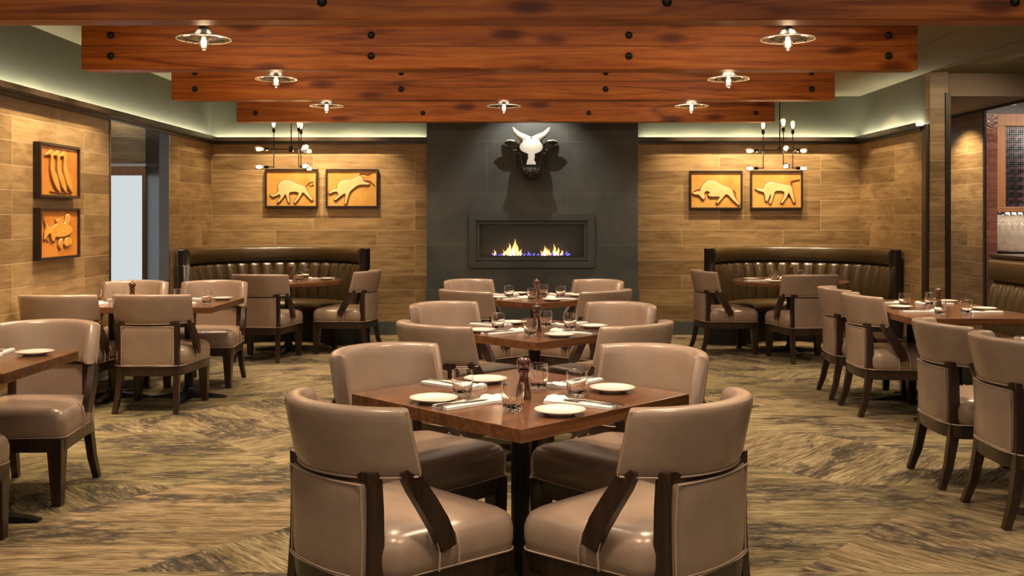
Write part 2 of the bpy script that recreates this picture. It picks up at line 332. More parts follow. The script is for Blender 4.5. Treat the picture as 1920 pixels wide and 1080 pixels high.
def cow_mat():
    m, nt, b = mat('black_and_white_lacquer')
    tc = N(nt, 'ShaderNodeTexCoord'); sp = N(nt, 'ShaderNodeSeparateXYZ'); nt.links.new(tc.outputs['Object'], sp.inputs[0])
    ax = math_(nt, 'ABSOLUTE', sp.outputs['X'])
    n = math_(nt, 'MULTIPLY', math_(nt, 'SUBTRACT', noise(nt, tc.outputs['Object'], 14, 3), .5), .05)
    z = sp.outputs['Z']
    # forehead patch: ellipse round z=.02 ; blaze: narrow strip below ; small muzzle flare
    e1 = math_(nt, 'ADD', math_(nt, 'POWER', math_(nt, 'DIVIDE', ax, .135), 2.0), math_(nt, 'POWER', math_(nt, 'DIVIDE', math_(nt, 'SUBTRACT', z, .055), .085), 2.0))
    w1 = math_(nt, 'LESS_THAN', math_(nt, 'ADD', e1, math_(nt, 'MULTIPLY', n, 6)), 1.0)
    flare = math_(nt, 'MULTIPLY', math_(nt, 'MAXIMUM', math_(nt, 'SUBTRACT', -0.085, z), 0.0), 0.30)
    s = math_(nt, 'LESS_THAN', math_(nt, 'ADD', ax, n), math_(nt, 'ADD', .036, flare))
    zr = math_(nt, 'MULTIPLY', math_(nt, 'GREATER_THAN', z, -.155), math_(nt, 'LESS_THAN', z, .05))
    w2 = math_(nt, 'MULTIPLY', s, zr)
    top = math_(nt, 'GREATER_THAN', z, .115)
    wv = math_(nt, 'MAXIMUM', math_(nt, 'MAXIMUM', w1, w2), math_(nt, 'MULTIPLY', top, math_(nt, 'LESS_THAN', ax, .10)))
    front = math_(nt, 'LESS_THAN', sp.outputs['Y'], 0.02)
    nt.links.new(mix(nt, math_(nt, 'MULTIPLY', wv, front), (.008, .007, .006), (.55, .54, .50)), b.inputs['Base Color'])
    b.inputs['Roughness'].default_value = .22; b.inputs['Coat Weight'].default_value = .6
    return m
M['cow'] = cow_mat()
M['horn'] = plain('white_horn_lacquer', (.55, .54, .50), .25, coat=.4)
M['cowblack'] = plain('black_lacquer', (.010, .009, .008), .2, coat=.6)

# ------------------------------------------------------------------ builders
def obj(name, bm, material, parent=None, smooth=True, loc=None, bevel=0.0, auto=35):
    me = bpy.data.meshes.new(name)
    bmesh.ops.recalc_face_normals(bm, faces=bm.faces)
    bm.to_mesh(me); bm.free()
    mats = material if isinstance(material, (list, tuple)) else [material]
    for mm in mats: me.materials.append(mm)
    if smooth:
        for p in me.polygons: p.use_smooth = True
        me.set_sharp_from_angle(angle=R(auto))
    o = bpy.data.objects.new(name, me); COL.objects.link(o)
    if parent is not None: o.parent = parent
    if loc is not None: o.location = loc
    if bevel:
        b = o.modifiers.new('bevel', 'BEVEL'); b.width = bevel; b.segments = 2; b.limit_method = 'ANGLE'; b.angle_limit = R(40)
    return o
def thing(name, label, cat, loc=(0, 0, 0), rotz=0.0, group=None):
    o = bpy.data.objects.new(name, None); COL.objects.link(o); o.location = loc; o.rotation_euler = (0, 0, rotz)
    o.empty_display_size = .1
    return tag(o, label, cat, group)
def tag(o, label, cat, group=None):
    o['label'] = label; o['category'] = cat
    if group: o['group'] = group
    return o
def struct(name, bm, m, parent=None, smooth=False, bevel=0):
    o = obj(name, bm, m, parent, smooth, bevel=bevel)
    if parent is None: o['kind'] = 'structure'
    return o
def kids(root): return [c for c in COL.objects if c.parent == root]
def dup(root, loc, rotz, label, group=None, scale=None):
    r = root.copy(); COL.objects.link(r); r.location = loc; r.rotation_euler = (0, 0, rotz); r['label'] = label
    if group: r['group'] = group
    if scale: r.scale = scale
    for ch in KID.get(root, []):
        c = ch.copy(); COL.objects.link(c); c.parent = r
        for g in KID.get(ch, []):
            d = g.copy(); COL.objects.link(d); d.parent = c
    return r
KID = {}
def learn(root):
    for o in list(COL.objects):
        if o.parent is not None: KID.setdefault(o.parent, [])
        if o.parent is not None and o not in KID[o.parent]: KID[o.parent].append(o)

def BM(): return bmesh.new()
def box(bm, x0, x1, y0, y1, z0, z1, mi=0, rot=None):
    vs = [bm.verts.new(v) for v in [(x0, y0, z0), (x1, y0, z0), (x1, y1, z0), (x0, y1, z0), (x0, y0, z1), (x1, y0, z1), (x1, y1, z1), (x0, y1, z1)]]
    for f in [(0, 3, 2, 1), (4, 5, 6, 7), (0, 1, 5, 4), (1, 2, 6, 5), (2, 3, 7, 6), (3, 0, 4, 7)]:
        fc = bm.faces.new([vs[i] for i in f]); fc.material_index = mi
    if rot: bmesh.ops.transform(bm, matrix=rot, verts=vs)
    return vs
def hexa(bm, p):
    """8 points: bottom ring 4, top ring 4"""
    vs = [bm.verts.new(v) for v in p]
    for f in [(0, 3, 2, 1), (4, 5, 6, 7), (0, 1, 5, 4), (1, 2, 6, 5), (2, 3, 7, 6), (3, 0, 4, 7)]: bm.faces.new([vs[i] for i in f])
def lathe(bm, prof, n=24, c=(0, 0, 0), mi=0, closed=False):
    rings = []
    for r, z in prof:
        if r < 1e-5: rings.append([bm.verts.new((c[0], c[1], c[2]+z))])
        else: rings.append([bm.verts.new((c[0]+r*math.cos(2*PI*k/n), c[1]+r*math.sin(2*PI*k/n), c[2]+z)) for k in range(n)])
    prs = list(zip(rings, rings[1:]))
    if closed: prs.append((rings[-1], rings[0]))
    for a, b in prs:
        for k in range(n):
            k2 = (k+1) % n
            if len(a) == 1 and len(b) == 1: continue
            if len(a) == 1: f = bm.faces.new((a[0], b[k2], b[k]))
            elif len(b) == 1: f = bm.faces.new((a[k], a[k2], b[0]))
            else: f = bm.faces.new((a[k], a[k2], b[k2], b[k]))
            f.material_index = mi
    return rings
def loft(bm, rings, cap=True, closed=True, mi=0):
    R_ = [[bm.verts.new(v) for v in ring] for ring in rings]
    n = len(R_[0])
    for a, b in zip(R_, R_[1:]):
        for k in range(n if closed else n-1):
            k2 = (k+1) % n
            f = bm.faces.new((a[k], a[k2], b[k2], b[k])); f.material_index = mi
    if cap:
        bm.faces.new(list(reversed(R_[0]))).material_index = mi; bm.faces.new(R_[-1]).material_index = mi
    return R_
def tube(bm, pts, r, n=8, cap=True, mi=0):
    pts = [Vector(p) for p in pts]; rs = r if isinstance(r, (list, tuple)) else [r]*len(pts)
    rings = []; up = None
    for i, p in enumerate(pts):
        t = (pts[min(i+1, len(pts)-1)]-pts[max(i-1, 0)]).normalized()
        if up is None: up = Vector((0, 0, 1)) if abs(t.z) < .9 else Vector((0, 1, 0))
        s = t.cross(up).normalized(); u2 = s.cross(t).normalized(); up = u2
        rings.append([tuple(p+rs[i]*(math.cos(2*PI*k/n)*s+math.sin(2*PI*k/n)*u2)) for k in range(n)])
    loft(bm, rings, cap, True, mi)
def sweep_rect(bm, pts, w, h, side):
    """square bar through pts; side = sideways unit vector"""
    pts = [Vector(p) for p in pts]; s = Vector(side); rings = []
    ws = w if isinstance(w, (list, tuple)) else [w]*len(pts); hs = h if isinstance(h, (list, tuple)) else [h]*len(pts)
    for i, p in enumerate(pts):
        t = (pts[min(i+1, len(pts)-1)]-pts[max(i-1, 0)]).normalized(); u = s.cross(t).normalized()
        rings.append([tuple(p+s*ws[i]/2*a+u*hs[i]/2*b) for a, b in ((-1, -1), (1, -1), (1, 1), (-1, 1))])
    loft(bm, rings)
def px(x, Y): return (x-968)*Y/1886
def pz(y, Y): return CAMH+(405-y)*Y/1886

# ------------------------------------------------------------------ the room shell
XL, XR, YB, ZC, ZT = -3.67, 4.13, 12.1, 2.87, 2.37
b = BM(); box(b, -6.5, 7.5, -2.5, 15.5, -.1, 0); struct('floor', b, M['carpet'])
b = BM(); box(b, -6.5, 7.5, -2.5, 15.5, ZC, ZC+.1); struct('ceiling', b, M['ceil'])
# back wall: planks below the cornice, olive paint above
b = BM(); box(b, XL-.1, XR+.1, YB, YB+.12, 0, ZT-.02); wb = struct('wall_back', b, M['wall_x'])
b = BM(); box(b, XL-.1, XR+.1, YB+.001, YB+.12, ZT-.02, ZC); struct('wall_back_upper', b, M['olive'])
# left wall with the doorway
YO0, YO1 = 9.07, 10.65
b = BM(); box(b, XL-.10, XL, -2.5, YO0, 0, ZT-.03); box(b, XL-.10, XL, YO1, YB, 0, ZT-.03); struct('wall_left', b, M['wall_y'])
b = BM(); box(b, XL-.10, XL-.001, -2.5, YB, ZT-.03, ZC); struct('wall_left_upper', b, M['olive'])
# right wall stub
YR = 10.16
b = BM(); box(b, XR, XR+.10, YR, YB, 0, ZT-.02); struct('wall_right', b, M['wall_y'])
b = BM(); box(b, XR+.001, XR+.10, YR, YB, ZT-.02, ZC); struct('wall_right_upper', b, M['olive'])
# timber-clad pillar at the end of the right wall
b = BM(); box(b, XR+.0, XR+.18, YR-.12, YR, 0, ZC); o = struct('wall_pillar', b, M['wall_x'])
b = BM(); box(b, XR-.035, XR, YR-.10, YR+.0, 0, ZT-.02); struct('trim_1', b, M['trim'])
b = BM(); box(b, XR+.15, XR+.20, YR-.14, YR-.12, 0, 2.66); struct('trim_2', b, M['trim'])
# cornice with lip that hides the cove light
def cornice(name, x0, x1, y0, y1, side):
    b = BM()
    d = .10; z0, z1 = ZT-.055, ZT-.03
    if side == 'back':
        box(b, x0, x1, YB-d, YB, z0, z1); box(b, x0, x1, YB-d-.012, YB-d+.006, ZT-.045, ZT); box(b, x0, x1, YB-.05, YB, z0-.022, z0)
    elif side == 'left':
        box(b, XL, XL+d, y0, y1, z0, z1); box(b, XL+d-.006, XL+d+.012, y0, y1, ZT-.045, ZT); box(b, XL, XL+.05, y0, y1, z0-.022, z0)
    else:
        box(b, XR-d, XR, y0, y1, z0, z1); box(b, XR-d-.012, XR-d+.006, y0, y1, ZT-.045, ZT); box(b, XR-.05, XR, y0, y1, z0-.022, z0)
    return struct(name, b, M['trim'])
CX0, CX1, CY = -1.06, 1.44, 11.9
cornice('trim_3', XL, CX0, 0, 0, 'back'); cornice('trim_4', CX1, XR, 0, 0, 'back')
cornice('trim_5', 0, 0, -2.5, YB-.112, 'left'); cornice('trim_6', 0, 0, YR+.0, YB-.112, 'right')
# chimney breast
b = BM(); box(b, CX0, px(892, CY), CY, YB, 0, ZC); box(b, px(1102, CY), CX1, CY, YB, 0, ZC)
box(b, px(892, CY), px(1102, CY), CY, YB, 0, pz(491, CY)); box(b, px(892, CY), px(1102, CY), CY, YB, pz(413, CY), ZC)
box(b, px(892, CY), px(1102, CY), YB-.02, YB, pz(491, CY), pz(413, CY))
struct('wall_chimney', b, M['slate'])
b = BM(); box(b, CX0-.01, CX1+.01, CY-.03, CY, 0, .56); struct('baseboard_chimney', b, M['slatebase'])
b = BM(); box(b, XL, CX0, YB-.02, YB, 0, .16); box(b, CX1, XR, YB-.02, YB, 0, .16); struct('baseboard_back', b, M['slatebase'])
b = BM(); box(b, XL, XL+.02, -2.5, YO0, 0, .16); box(b, XL, XL+.02, YO1, YB, 0, .16); struct('baseboard_left', b, M['slatebase'])
b = BM(); box(b, XR-.02, XR, YR, YB, 0, .16); struct('baseboard_right', b, M['slatebase'])

# corridor behind the doorway on the left
b = BM(); box(b, XL-.10, XL+.005, YO1-.035, YO1, 0, ZT-.05); struct('trim_7', b, M['chrome'])
b = BM(); box(b, XL-.10, XL+.005, YO0, YO0+.03, 0, ZT-.05); struct('trim_8', b, M['trim'])
YD = 11.5
b = BM(); hexa(b, [(px(273, YD), YD, 0), (XL-.02, YO1, 0), (XL-.02, YO1+.05, 0), (px(273, YD)+.1, YD+.05, 0),
                   (px(273, YD), YD, ZC), (XL-.02, YO1, ZC), (XL-.02, YO1+.05, ZC), (px(273, YD)+.1, YD+.05, ZC)]); struct('wall_corridor', b, M['greywall'])
b = BM(); box(b, -6.5, px(273, YD)+.02, YD+.02, YD+.1, pz(306, YD), ZC); struct('wall_corridor_upper', b, M['wall_x'])
b = BM(); box(b, -6.5, -5.15, YD, YD+.1, 0, pz(306, YD)); box(b, -6.5, -6.4, 8, YD, 0, ZC); struct('wall_corridor_end', b, M['greywall'])
b = BM(); dx = px(273, YD)
box(b, -5.15, -5.08, YD-.01, YD+.06, 0, pz(317, YD)); box(b, px(267, YD), dx+.01, YD-.01, YD+.06, 0, pz(317, YD))
box(b, -5.15, dx, YD-.012, YD+.058, pz(329, YD), pz(312, YD)); box(b, -5.15, dx, YD-.012, YD+.058, 0, .12)
dr = obj('door_1', b, M['orangewood'], smooth=False)
dr['kind'] = 'structure'
b = BM(); box(b, -5.09, px(267, YD)+.005, YD+.015, YD+.03, .1, pz(328, YD)); obj('frosted_pane', b, M['frost'], dr, smooth=False)

# bar side: dropped soffit, side wall, slit
ZS = 2.64
b = BM(); box(b, XR+.18, 5.30, YR, 13.8, ZS, ZC); box(b, 5.30, 7.4, YR, YR+.25, ZS, ZC); struct('ceiling_soffit', b, M['soffit'])
b = BM(); box(b, 5.27, 5.285, 11.3, 12.35, 0, ZS); struct('wall_bar_side', b, M['wall_y'])
b = BM(); box(b, 5.245, 5.27, 11.27, 11.31, 0, ZS); box(b, 5.25, 5.27, 6.5, 12.4, ZS-.03, ZS+.01); struct('trim_9', b, M['trim'])
b = BM(); box(b, 5.25, 5.27, 12.33, 12.37, 0, ZS); struct('trim_10', b, M['chrome'])
b = BM(); box(b, 4.2, 7.4, 14.2, 14.3, 0, ZC); struct('wall_bar_far', b, plain('pale_far_wall', (.45, .46, .50), .6))
b = BM(); box(b, 7.4, 7.5, -2.5, 15.5, 0, ZC); struct('wall_bar_right', b, M['greywall'])
YK = 11.75
b = BM(); box(b, 5.45, 7.4, YK+.30, YK+.35, 0, ZC); struct('wall_bar', b, M['backing'])
b = BM(); box(b, 5.38, 7.4, YK+.02, YK+.3, pz(213, YK)+.0, ZC); struct('wall_bar_header', b, M['greywall'])
# glazed brick pier
def brick_pier():
    m, nt, bs = mat('glazed_brick_courses')
    tc = N(nt, 'ShaderNodeTexCoord'); sp = N(nt, 'ShaderNodeSeparateXYZ'); nt.links.new(tc.outputs['Object'], sp.inputs[0])
    cb = N(nt, 'ShaderNodeCombineXYZ'); nt.links.new(sp.outputs['X'], cb.inputs[0]); nt.links.new(sp.outputs['Z'], cb.inputs[1])
    br = N(nt, 'ShaderNodeTexBrick'); br.inputs['Scale'].default_value = 1; br.inputs['Brick Width'].default_value = .24; br.inputs['Row Height'].default_value = .085
    br.inputs['Mortar Size'].default_value = .003; br.inputs['Color1'].default_value = (.22, .085, .065, 1); br.inputs['Color2'].default_value = (.32, .13, .10, 1); br.inputs['Mortar'].default_value = (.12, .06, .05, 1)
    nt.links.new(cb.outputs[0], br.inputs['Vector']); nt.links.new(br.outputs['Color'], bs.inputs['Base Color'])
    bs.inputs['Roughness'].default_value = .12; bump(nt, bs, noise(nt, tc.outputs['Object'], 25, 3), .5, .01)
    return m
b = BM(); box(b, px(1850, YK), px(1870, YK), YK, YK+.3, 0, pz(213, YK)); struct('wall_bar_pier', b, brick_pier())

for k_, X_ in enumerate((3.43, 4.13)):
    b = BM(); box(b, X_-.005, X_+.005, -2.5, YR-.13, ZC-.003, ZC+.001); struct('trim_%d' % (11+k_), b, M['trim'])
# downlight in the soffit
t = thing('downlight', 'small round recessed downlight in the dropped soffit at right', 'ceiling light', (px(1872, 11.2), 10.9, ZS-.004))
b = BM(); lathe(b, [(.0, .003), (.030, .003)], 20); obj('lens', b, emis('downlight_lens', (1, .85, .65), 14), t)
b = BM(); lathe(b, [(.030, .003), (.031, -.003), (.045, -.003), (.047, .004)], 20); obj('rim', b, M['chrome'], t)

# ------------------------------------------------------------------ fireplace
FX0, FX1, FZ0, FZ1 = px(879, CY), px(1115, CY), pz(502, CY), pz(401, CY)
OX0, OX1, OZ0, OZ1 = px(892, CY)+.0, px(1102, CY), pz(491, CY), pz(413, CY)
fp = thing('fireplace', 'wide glass-fronted gas fireplace with flames set in the slate chimney wall', 'fireplace', (0, 0, 0))
def frame_bm(x0, x1, z0, z1, X0, X1, Z0, Z1, y0, y1):
    b = BM(); box(b, X0, X1, y0, y1, z1, Z1); box(b, X0, X1, y0, y1, Z0, z0); box(b, X0, x0, y0, y1, z0, z1); box(b, x1, X1, y0, y1, z0, z1); return b
obj('surround', frame_bm(OX0+.004, OX1-.004, OZ0+.004, OZ1-.004, FX0, FX1, FZ0, FZ1, CY-.025, CY+.005), M['steel'], fp, smooth=False, bevel=.003)
obj('inner_frame', frame_bm(OX0+.045, OX1-.045, OZ0+.045, OZ1-.045, OX0+.012, OX1-.012, OZ0+.012, OZ1-.012, CY+.01, CY+.035), M['steel'], fp, smooth=False, bevel=.003)
b = BM(); box(b, OX0+.002, OX1-.002, YB-.03, YB-.021, OZ0+.002, OZ1-.002); box(b, OX0+.002, OX0+.01, CY, YB-.03, OZ0, OZ1); box(b, OX1-.01, OX1-.002, CY, YB-.03, OZ0, OZ1); box(b, OX0, OX1, CY, YB-.03, OZ1-.01, OZ1-.002)
obj('firebox', b, M['firebox'], fp, smooth=False)
zl = pz(480, CY)
b = BM(); box(b, OX0+.012, OX1-.012, CY+.04, YB-.032, OZ0+.002, zl-.005)
for k in range(220):
    cx, cy_, r = random.uniform(OX0+.05, OX1-.05), random.uniform(CY+.05, YB-.05), random.uniform(.006, .012)
    bmesh.ops.create_icosphere(b, subdivisions=1, radius=r, matrix=Matrix.Translation((cx, cy_, zl-.003)))
obj('ember_bed', b, plain('glass_media', (.10, .10, .10), .2), fp)
b = BM(); box(b, OX0+.04, OX1-.04, CY+.015, CY+.020, OZ0+.04, OZ1-.04); obj('glass_front', b, M['fireglass'], fp, smooth=False)
def flame(xp, h, wd, m, lean=0.0):
    b = BM(); x = px(xp, CY+.1); rings = []
    for i in range(9):
        t_ = i/8; r = wd*(math.sin(PI*min(1, t_*.75+.22))**1.2)*(1-t_**3)+.0006
        cx = x+lean*t_*t_+.006*math.sin(t_*7+xp)
        rings.append([(cx+r*math.cos(2*PI*k/8), CY+.10+r*.6*math.sin(2*PI*k/8), zl+t_*h) for k in range(8)])
    loft(b, rings); return obj('flame', b, m, fp)
for x, h, wd in [(928, .07, .012), (951, .10, .02), (957, .15, .024), (964, .20, .026), (970, .14, .022), (975, .08, .018), (1021, .12, .018), (1026, .09, .02), (1031, .08, .014), (1040, .14, .018), (1046, .10, .018), (1053, .07, .015), (946, .07, .014), (1017, .06, .014)]:
    flame(x, h, wd, M['flame'], random.uniform(-.02, .02))
for x, h, wd in [(963, .10, .016), (956, .07, .012), (1022, .07, .011), (1041, .07, .011)]:
    f_ = flame(x, h, wd, M['flametip']); f_.location.y = -.03
for x in range(924, 1070, 6):
    flame(x+random.uniform(-2, 2), random.uniform(.02, .06), .012, M['blueflame'])

# ------------------------------------------------------------------ cow head on the chimney
ck = thing('cow_head', 'glossy black and white cow head sculpture mounted on the slate chimney', 'wall sculpture', (px(996, 11.72), 11.72, pz(285, 11.72)))
b = BM(); rings = []
# rings from crown to muzzle: z, half width, front y, back y
for z, hw, yf, yb in [(.155, .05, -.02, .08), (.150, .10, -.06, .14), (.125, .135, -.10, .18), (.08, .155, -.125, .18), (.03, .172, -.14, .18), (-.03, .180, -.15, .18), (-.09, .178, -.165, .18),
                      (-.15, .170, -.185, .17), (-.20, .155, -.20, .15), (-.25, .135, -.205, .11), (-.29, .105, -.195, .06), (-.325, .065, -.165, .0), (-.345, .02, -.12, -.06)]:
    ring = []
    for k in range(28):
        a = 2*PI*k/28; c_, s_ = math.cos(a), math.sin(a)
        e = .8 if s_ < 0 else .75
        X = hw*math.copysign(abs(c_)**.85, c_)
        cy_ = (yf+yb)/2; Y = cy_+(yb-yf)/2*math.copysign(abs(s_)**e, s_)
        if s_ < 0:  # narrow the front of the snout so cheeks fall away
            k_ = min(1, max(0, (-z+.02)/.15)); X *= 1-.30*k_*abs(s_)*abs(c_)
        ring.append((X, Y, z))
    rings.append(ring)
loft(b, rings); hd = obj('head', b, M['cow'], ck, auto=60); sub = hd.modifiers.new('sub', 'SUBSURF'); sub.levels = 1; sub.render_levels = 1
for s in (-1, 1):
    b = BM(); tube(b, [(s*.03, .0, .13), (s*.09, -.01, .165), (s*.15, -.02, .20), (s*.195, -.02, .245), (s*.215, -.02, .285)], [.055, .048, .036, .026, .010], 14); obj('horn', b, M['horn'], ck, auto=70)
    b = BM(); rings = []
    for t_, hh, dp, dz in [(0, .03, .03, .0), (.25, .05, .035, .008), (.5, .058, .03, .018), (.75, .05, .022, .028), (.93, .025, .012, .035), (1, .006, .006, .037)]:
        X = s*(.15+.16*t_)
        rings.append([(X, .02+dp*math.sin(2*PI*k/14)-.03*math.exp(-((math.cos(2*PI*k/14))/.6)**2)*(1 if math.sin(2*PI*k/14) < 0 else 0)*-1, .07+dz+hh*math.cos(2*PI*k/14)*.9) for k in range(14)])
    loft(b, rings); e_ = obj('ear', b, M['cowblack'], ck, auto=70)
    b = BM(); tube(b, [(s*.17, .01, .118), (s*.21, .0, .132), (s*.26, -.0, .137), (s*.30, .0, .124)], [.006, .010, .010, .004], 8); obj('ear_edge', b, M['horn'], e_)
    b = BM(); bmesh.ops.create_uvsphere(b, u_segments=14, v_segments=10, radius=.022, matrix=Matrix.Translation((s*.148, -.085, -.03))); obj('eye', b, M['cowblack'], ck)
    b = BM(); bmesh.ops.create_uvsphere(b, u_segments=12, v_segments=8, radius=.017, matrix=Matrix.Translation((s*.055, -.188, -.255))); obj('nostril', b, M['cowblack'], ck)
b = BM(); lathe(b, [(.0, .0), (.13, .0), (.14, .015), (.13, .03), (0, .03)], 28); o = obj('wall_mount', b, M['cowblack'], ck); o.rotation_euler = (R(-90), 0, 0); o.location = (0, .15, -.02)

# ------------------------------------------------------------------ beams
HB, HT = CAMH+1.00, CAMH+1.30
ZBm = [5.125, 6.86, 8.65, 10.66]
BXL, BXR = -2.968, 2.743
phr = ['nearest the camera, cut by the top of the photo', 'second from the camera, behind the front pendants', 'third from the camera', 'shortest-looking, nearest the slate chimney']
for i, Y in enumerate(ZBm):
    t = thing('ceiling_beam', 'long red-brown bolted timber ceiling beam, '+phr[i], 'ceiling beam', (0, Y, HB), 0, 'bolted timber beams under the ceiling')
    b = BM(); box(b, BXL, BXR, 0, .16, 0, HT-HB); o = obj('timber', b, M['beam'], t, smooth=False, bevel=.006)
    b = BM(); box(b, BXL+.0, BXR, -.0015, .004, .158, .161); obj('seam', b, plain('beam_seam', (.06, .02, .008), .7), t, smooth=False)
    for X in (-2.765, -.99, .768, 2.54):
        for z in (.233, .091):
            b = BM(); prof = [(.0, .022), (.012, .020), (.020, .013), (.024, .003), (.026, 0)]
            lathe(b, prof, 14); o = obj('bolt', b, M['black'], t); o.rotation_euler = (R(90), 0, 0); o.location = (X, 0, z)
    # hangers to the ceiling
    for X in (-2.2, -.1, 1.9):
        b = BM(); box(b, X-.02, X+.02, .05, .11, HT-HB, ZC-HB); obj('hanger', b, M['black'], t, smooth=False)

# ------------------------------------------------------------------ pendants
def edison(bm_glass, bm_fil, L=.10, r=.030):
    prof = [(.012, 0), (.014, .012), (.022, .030), (r, .055), (r*.97, .072), (r*.7, .090), (r*.3, .099), (.0, .102)]
    lathe(bm_glass, prof, 16)
    for k in range(6):
        a = 2*PI*k/6
        tube(bm_fil, [(.006*math.cos(a), .006*math.sin(a), .022), (.013*math.cos(a), .013*math.sin(a), .052), (.009*math.cos(a), .009*math.sin(a), .078)], .0022, 5)
pend0 = thing('pendant_lamp', 'x', 'pendant lamp', (0, 0, 0), 0, 'shallow metal pendant lamps between the beams')
# origin at the rim centre
b = BM(); outer = [(.157, 0), (.157, .004), (.11, .016), (.06, .032), (.045, .052), (.030, .056), (.030, .050), (.056, .027), (.11, .011), (.155, -.001)]
rr = lathe(b, outer, 40, closed=True)
sh_ = obj('lamp_shade', b, M['shade'], pend0, auto=50)
b = BM(); tube(b, [(.158*math.cos(2*PI*k/48), .158*math.sin(2*PI*k/48), .001) for k in range(49)], .0032, 6, cap=False); obj('rim', b, M['rimlight'], sh_)
b = BM()
for k in range(12):
    a = 2*PI*k/12; tube(b, [(.057*math.cos(a), .057*math.sin(a), .027), (.152*math.cos(a), .152*math.sin(a), .0)], .0022, 4)
obj('rib', b, M['shade'], sh_)
b = BM(); lathe(b, [(0, .125), (.026, .125), (.030, .115), (.030, .06), (.036, .052), (.03, .04), (.020, .034), (0, .034)], 20); obj('socket', b, M['black'], pend0)
b = BM(); tube(b, [(0, 0, .12), (0, 0, ZC-2.483)], .009, 8); obj('stem', b, M['black'], pend0)
b1, b2 = BM(), BM(); edison(b1, b2)
mt = Matrix.Translation((0, 0, .036)) @ Matrix.Rotation(PI, 4, 'X')
bmesh.ops.transform(b1, matrix=mt, verts=b1.verts); bmesh.ops.transform(b2, matrix=mt, verts=b2.verts)
bl = obj('bulb', b1, M['bulb'], pend0); obj('filament', b2, M['filament'], bl)
learn(pend0)
pl = [(-1.864, 6.0, 'front pendant at left, largest shallow metal shade with a lit bulb'), (1.62, 6.0, 'front pendant at right, wide shallow metal shade with a lit bulb'),
      (-1.85, 7.75, 'middle-row pendant at left with lit filament bulb'), (1.635, 7.75, 'middle-row pendant at right with lit filament bulb'),
      (-1.82, 9.65, 'far-row pendant at left, before the rearmost beam'), (1.68, 9.65, 'far-row pendant at right, before the rearmost beam'), (-.118, 9.65, 'far-row pendant in the centre, above the cow head')]
for i, (x, y, lb) in enumerate(pl):
    if i == 0: pend0.location = (x, y, 2.483); pend0['label'] = lb
    else: dup(pend0, (x, y, 2.483), 0, lb)
    point((x, y, 2.41), 6, (1, .66, .38), .03)

# ------------------------------------------------------------------ chandeliers
def chandelier(x, y, z, angs, label):
    t = thing('chandelier', label, 'chandelier', (x, y, z), 0, 'black pipe chandeliers over the booths')
    b = BM(); box(b, -.022, .022, -.022, .022, -.03, .03); obj('hub', b, M['bronze'], t, bevel=.004)
    b = BM(); tube(b, [(0, 0, .02), (0, 0, ZC-z)], .006, 8); obj('stem', b, M['bronze'], t)
    b = BM(); lathe(b, [(0, ZC-z-.03), (.05, ZC-z-.025), (.055, ZC-z), (0, ZC-z)], 20); obj('canopy', b, M['bronze'], t)
    for a in angs:
        A = R(a); d = Vector((math.cos(A), math.sin(A), 0)); r = .187
        b = BM(); tube(b, [(0, 0, 0), tuple(d*.25)], .005, 8)
        tube(b, [tuple(d*r+Vector((0, 0, .185))), tuple(d*r+Vector((0, 0, -.195))), ], .005, 8)
        tube(b, [tuple(d*r+Vector((0, 0, -.195))), tuple(d*(r+.06)+Vector((0, 0, -.195)))], .005, 8)
        bmesh.ops.create_uvsphere(b, u_segments=8, v_segments=6, radius=.008, matrix=Matrix.Translation(d*r+Vector((0, 0, -.195))))
        bmesh.ops.create_uvsphere(b, u_segments=8, v_segments=6, radius=.009, matrix=Matrix.Translation(d*r))
        obj('arm', b, M['bronze'], t)
        for p, dr_ in ((d*r+Vector((0, 0, .18)), Vector((0, 0, 1))), (d*.24, d), (d*(r+.055)+Vector((0, 0, -.195)), d)):
            q = dr_.to_track_quat('Z', 'Y').to_matrix().to_4x4(); mt = Matrix.Translation(p) @ q
            b = BM(); lathe(b, [(0, 0), (.010, 0), (.017, .008), (.017, .040), (.014, .045), (0, .045)], 14); bmesh.ops.transform(b, matrix=mt, verts=b.verts); so = obj('socket', b, M['bronze'], t)
            b1, b2 = BM(), BM(); edison(b1, b2, r=.031); bmesh.ops.scale(b1, vec=(1.1, 1.1, 1.15), verts=b1.verts); bmesh.ops.scale(b2, vec=(1.2, 1.2, 1.15), verts=b2.verts)
            m2 = mt @ Matrix.Translation((0, 0, .040))
            bmesh.ops.transform(b1, matrix=m2, verts=b1.verts); bmesh.ops.transform(b2, matrix=m2, verts=b2.verts)
            bl = obj('bulb', b1, M['bulb'], t); obj('filament', b2, M['filament'], bl)
    for a in angs:
        A = R(a); point((x+.26*math.cos(A), y+.26*math.sin(A), z-.02), 3.0, (1, .66, .36), .03)
chandelier(px(546, 11.05), 11.05, pz(280, 11.05), (188, 68, -52), 'black pipe chandelier of bare bulbs above the left booth table')
chandelier(px(1462, 11.05), 11.05, pz(281, 11.05), (147, 267, 27), 'black pipe chandelier of bare bulbs above the right booth table')

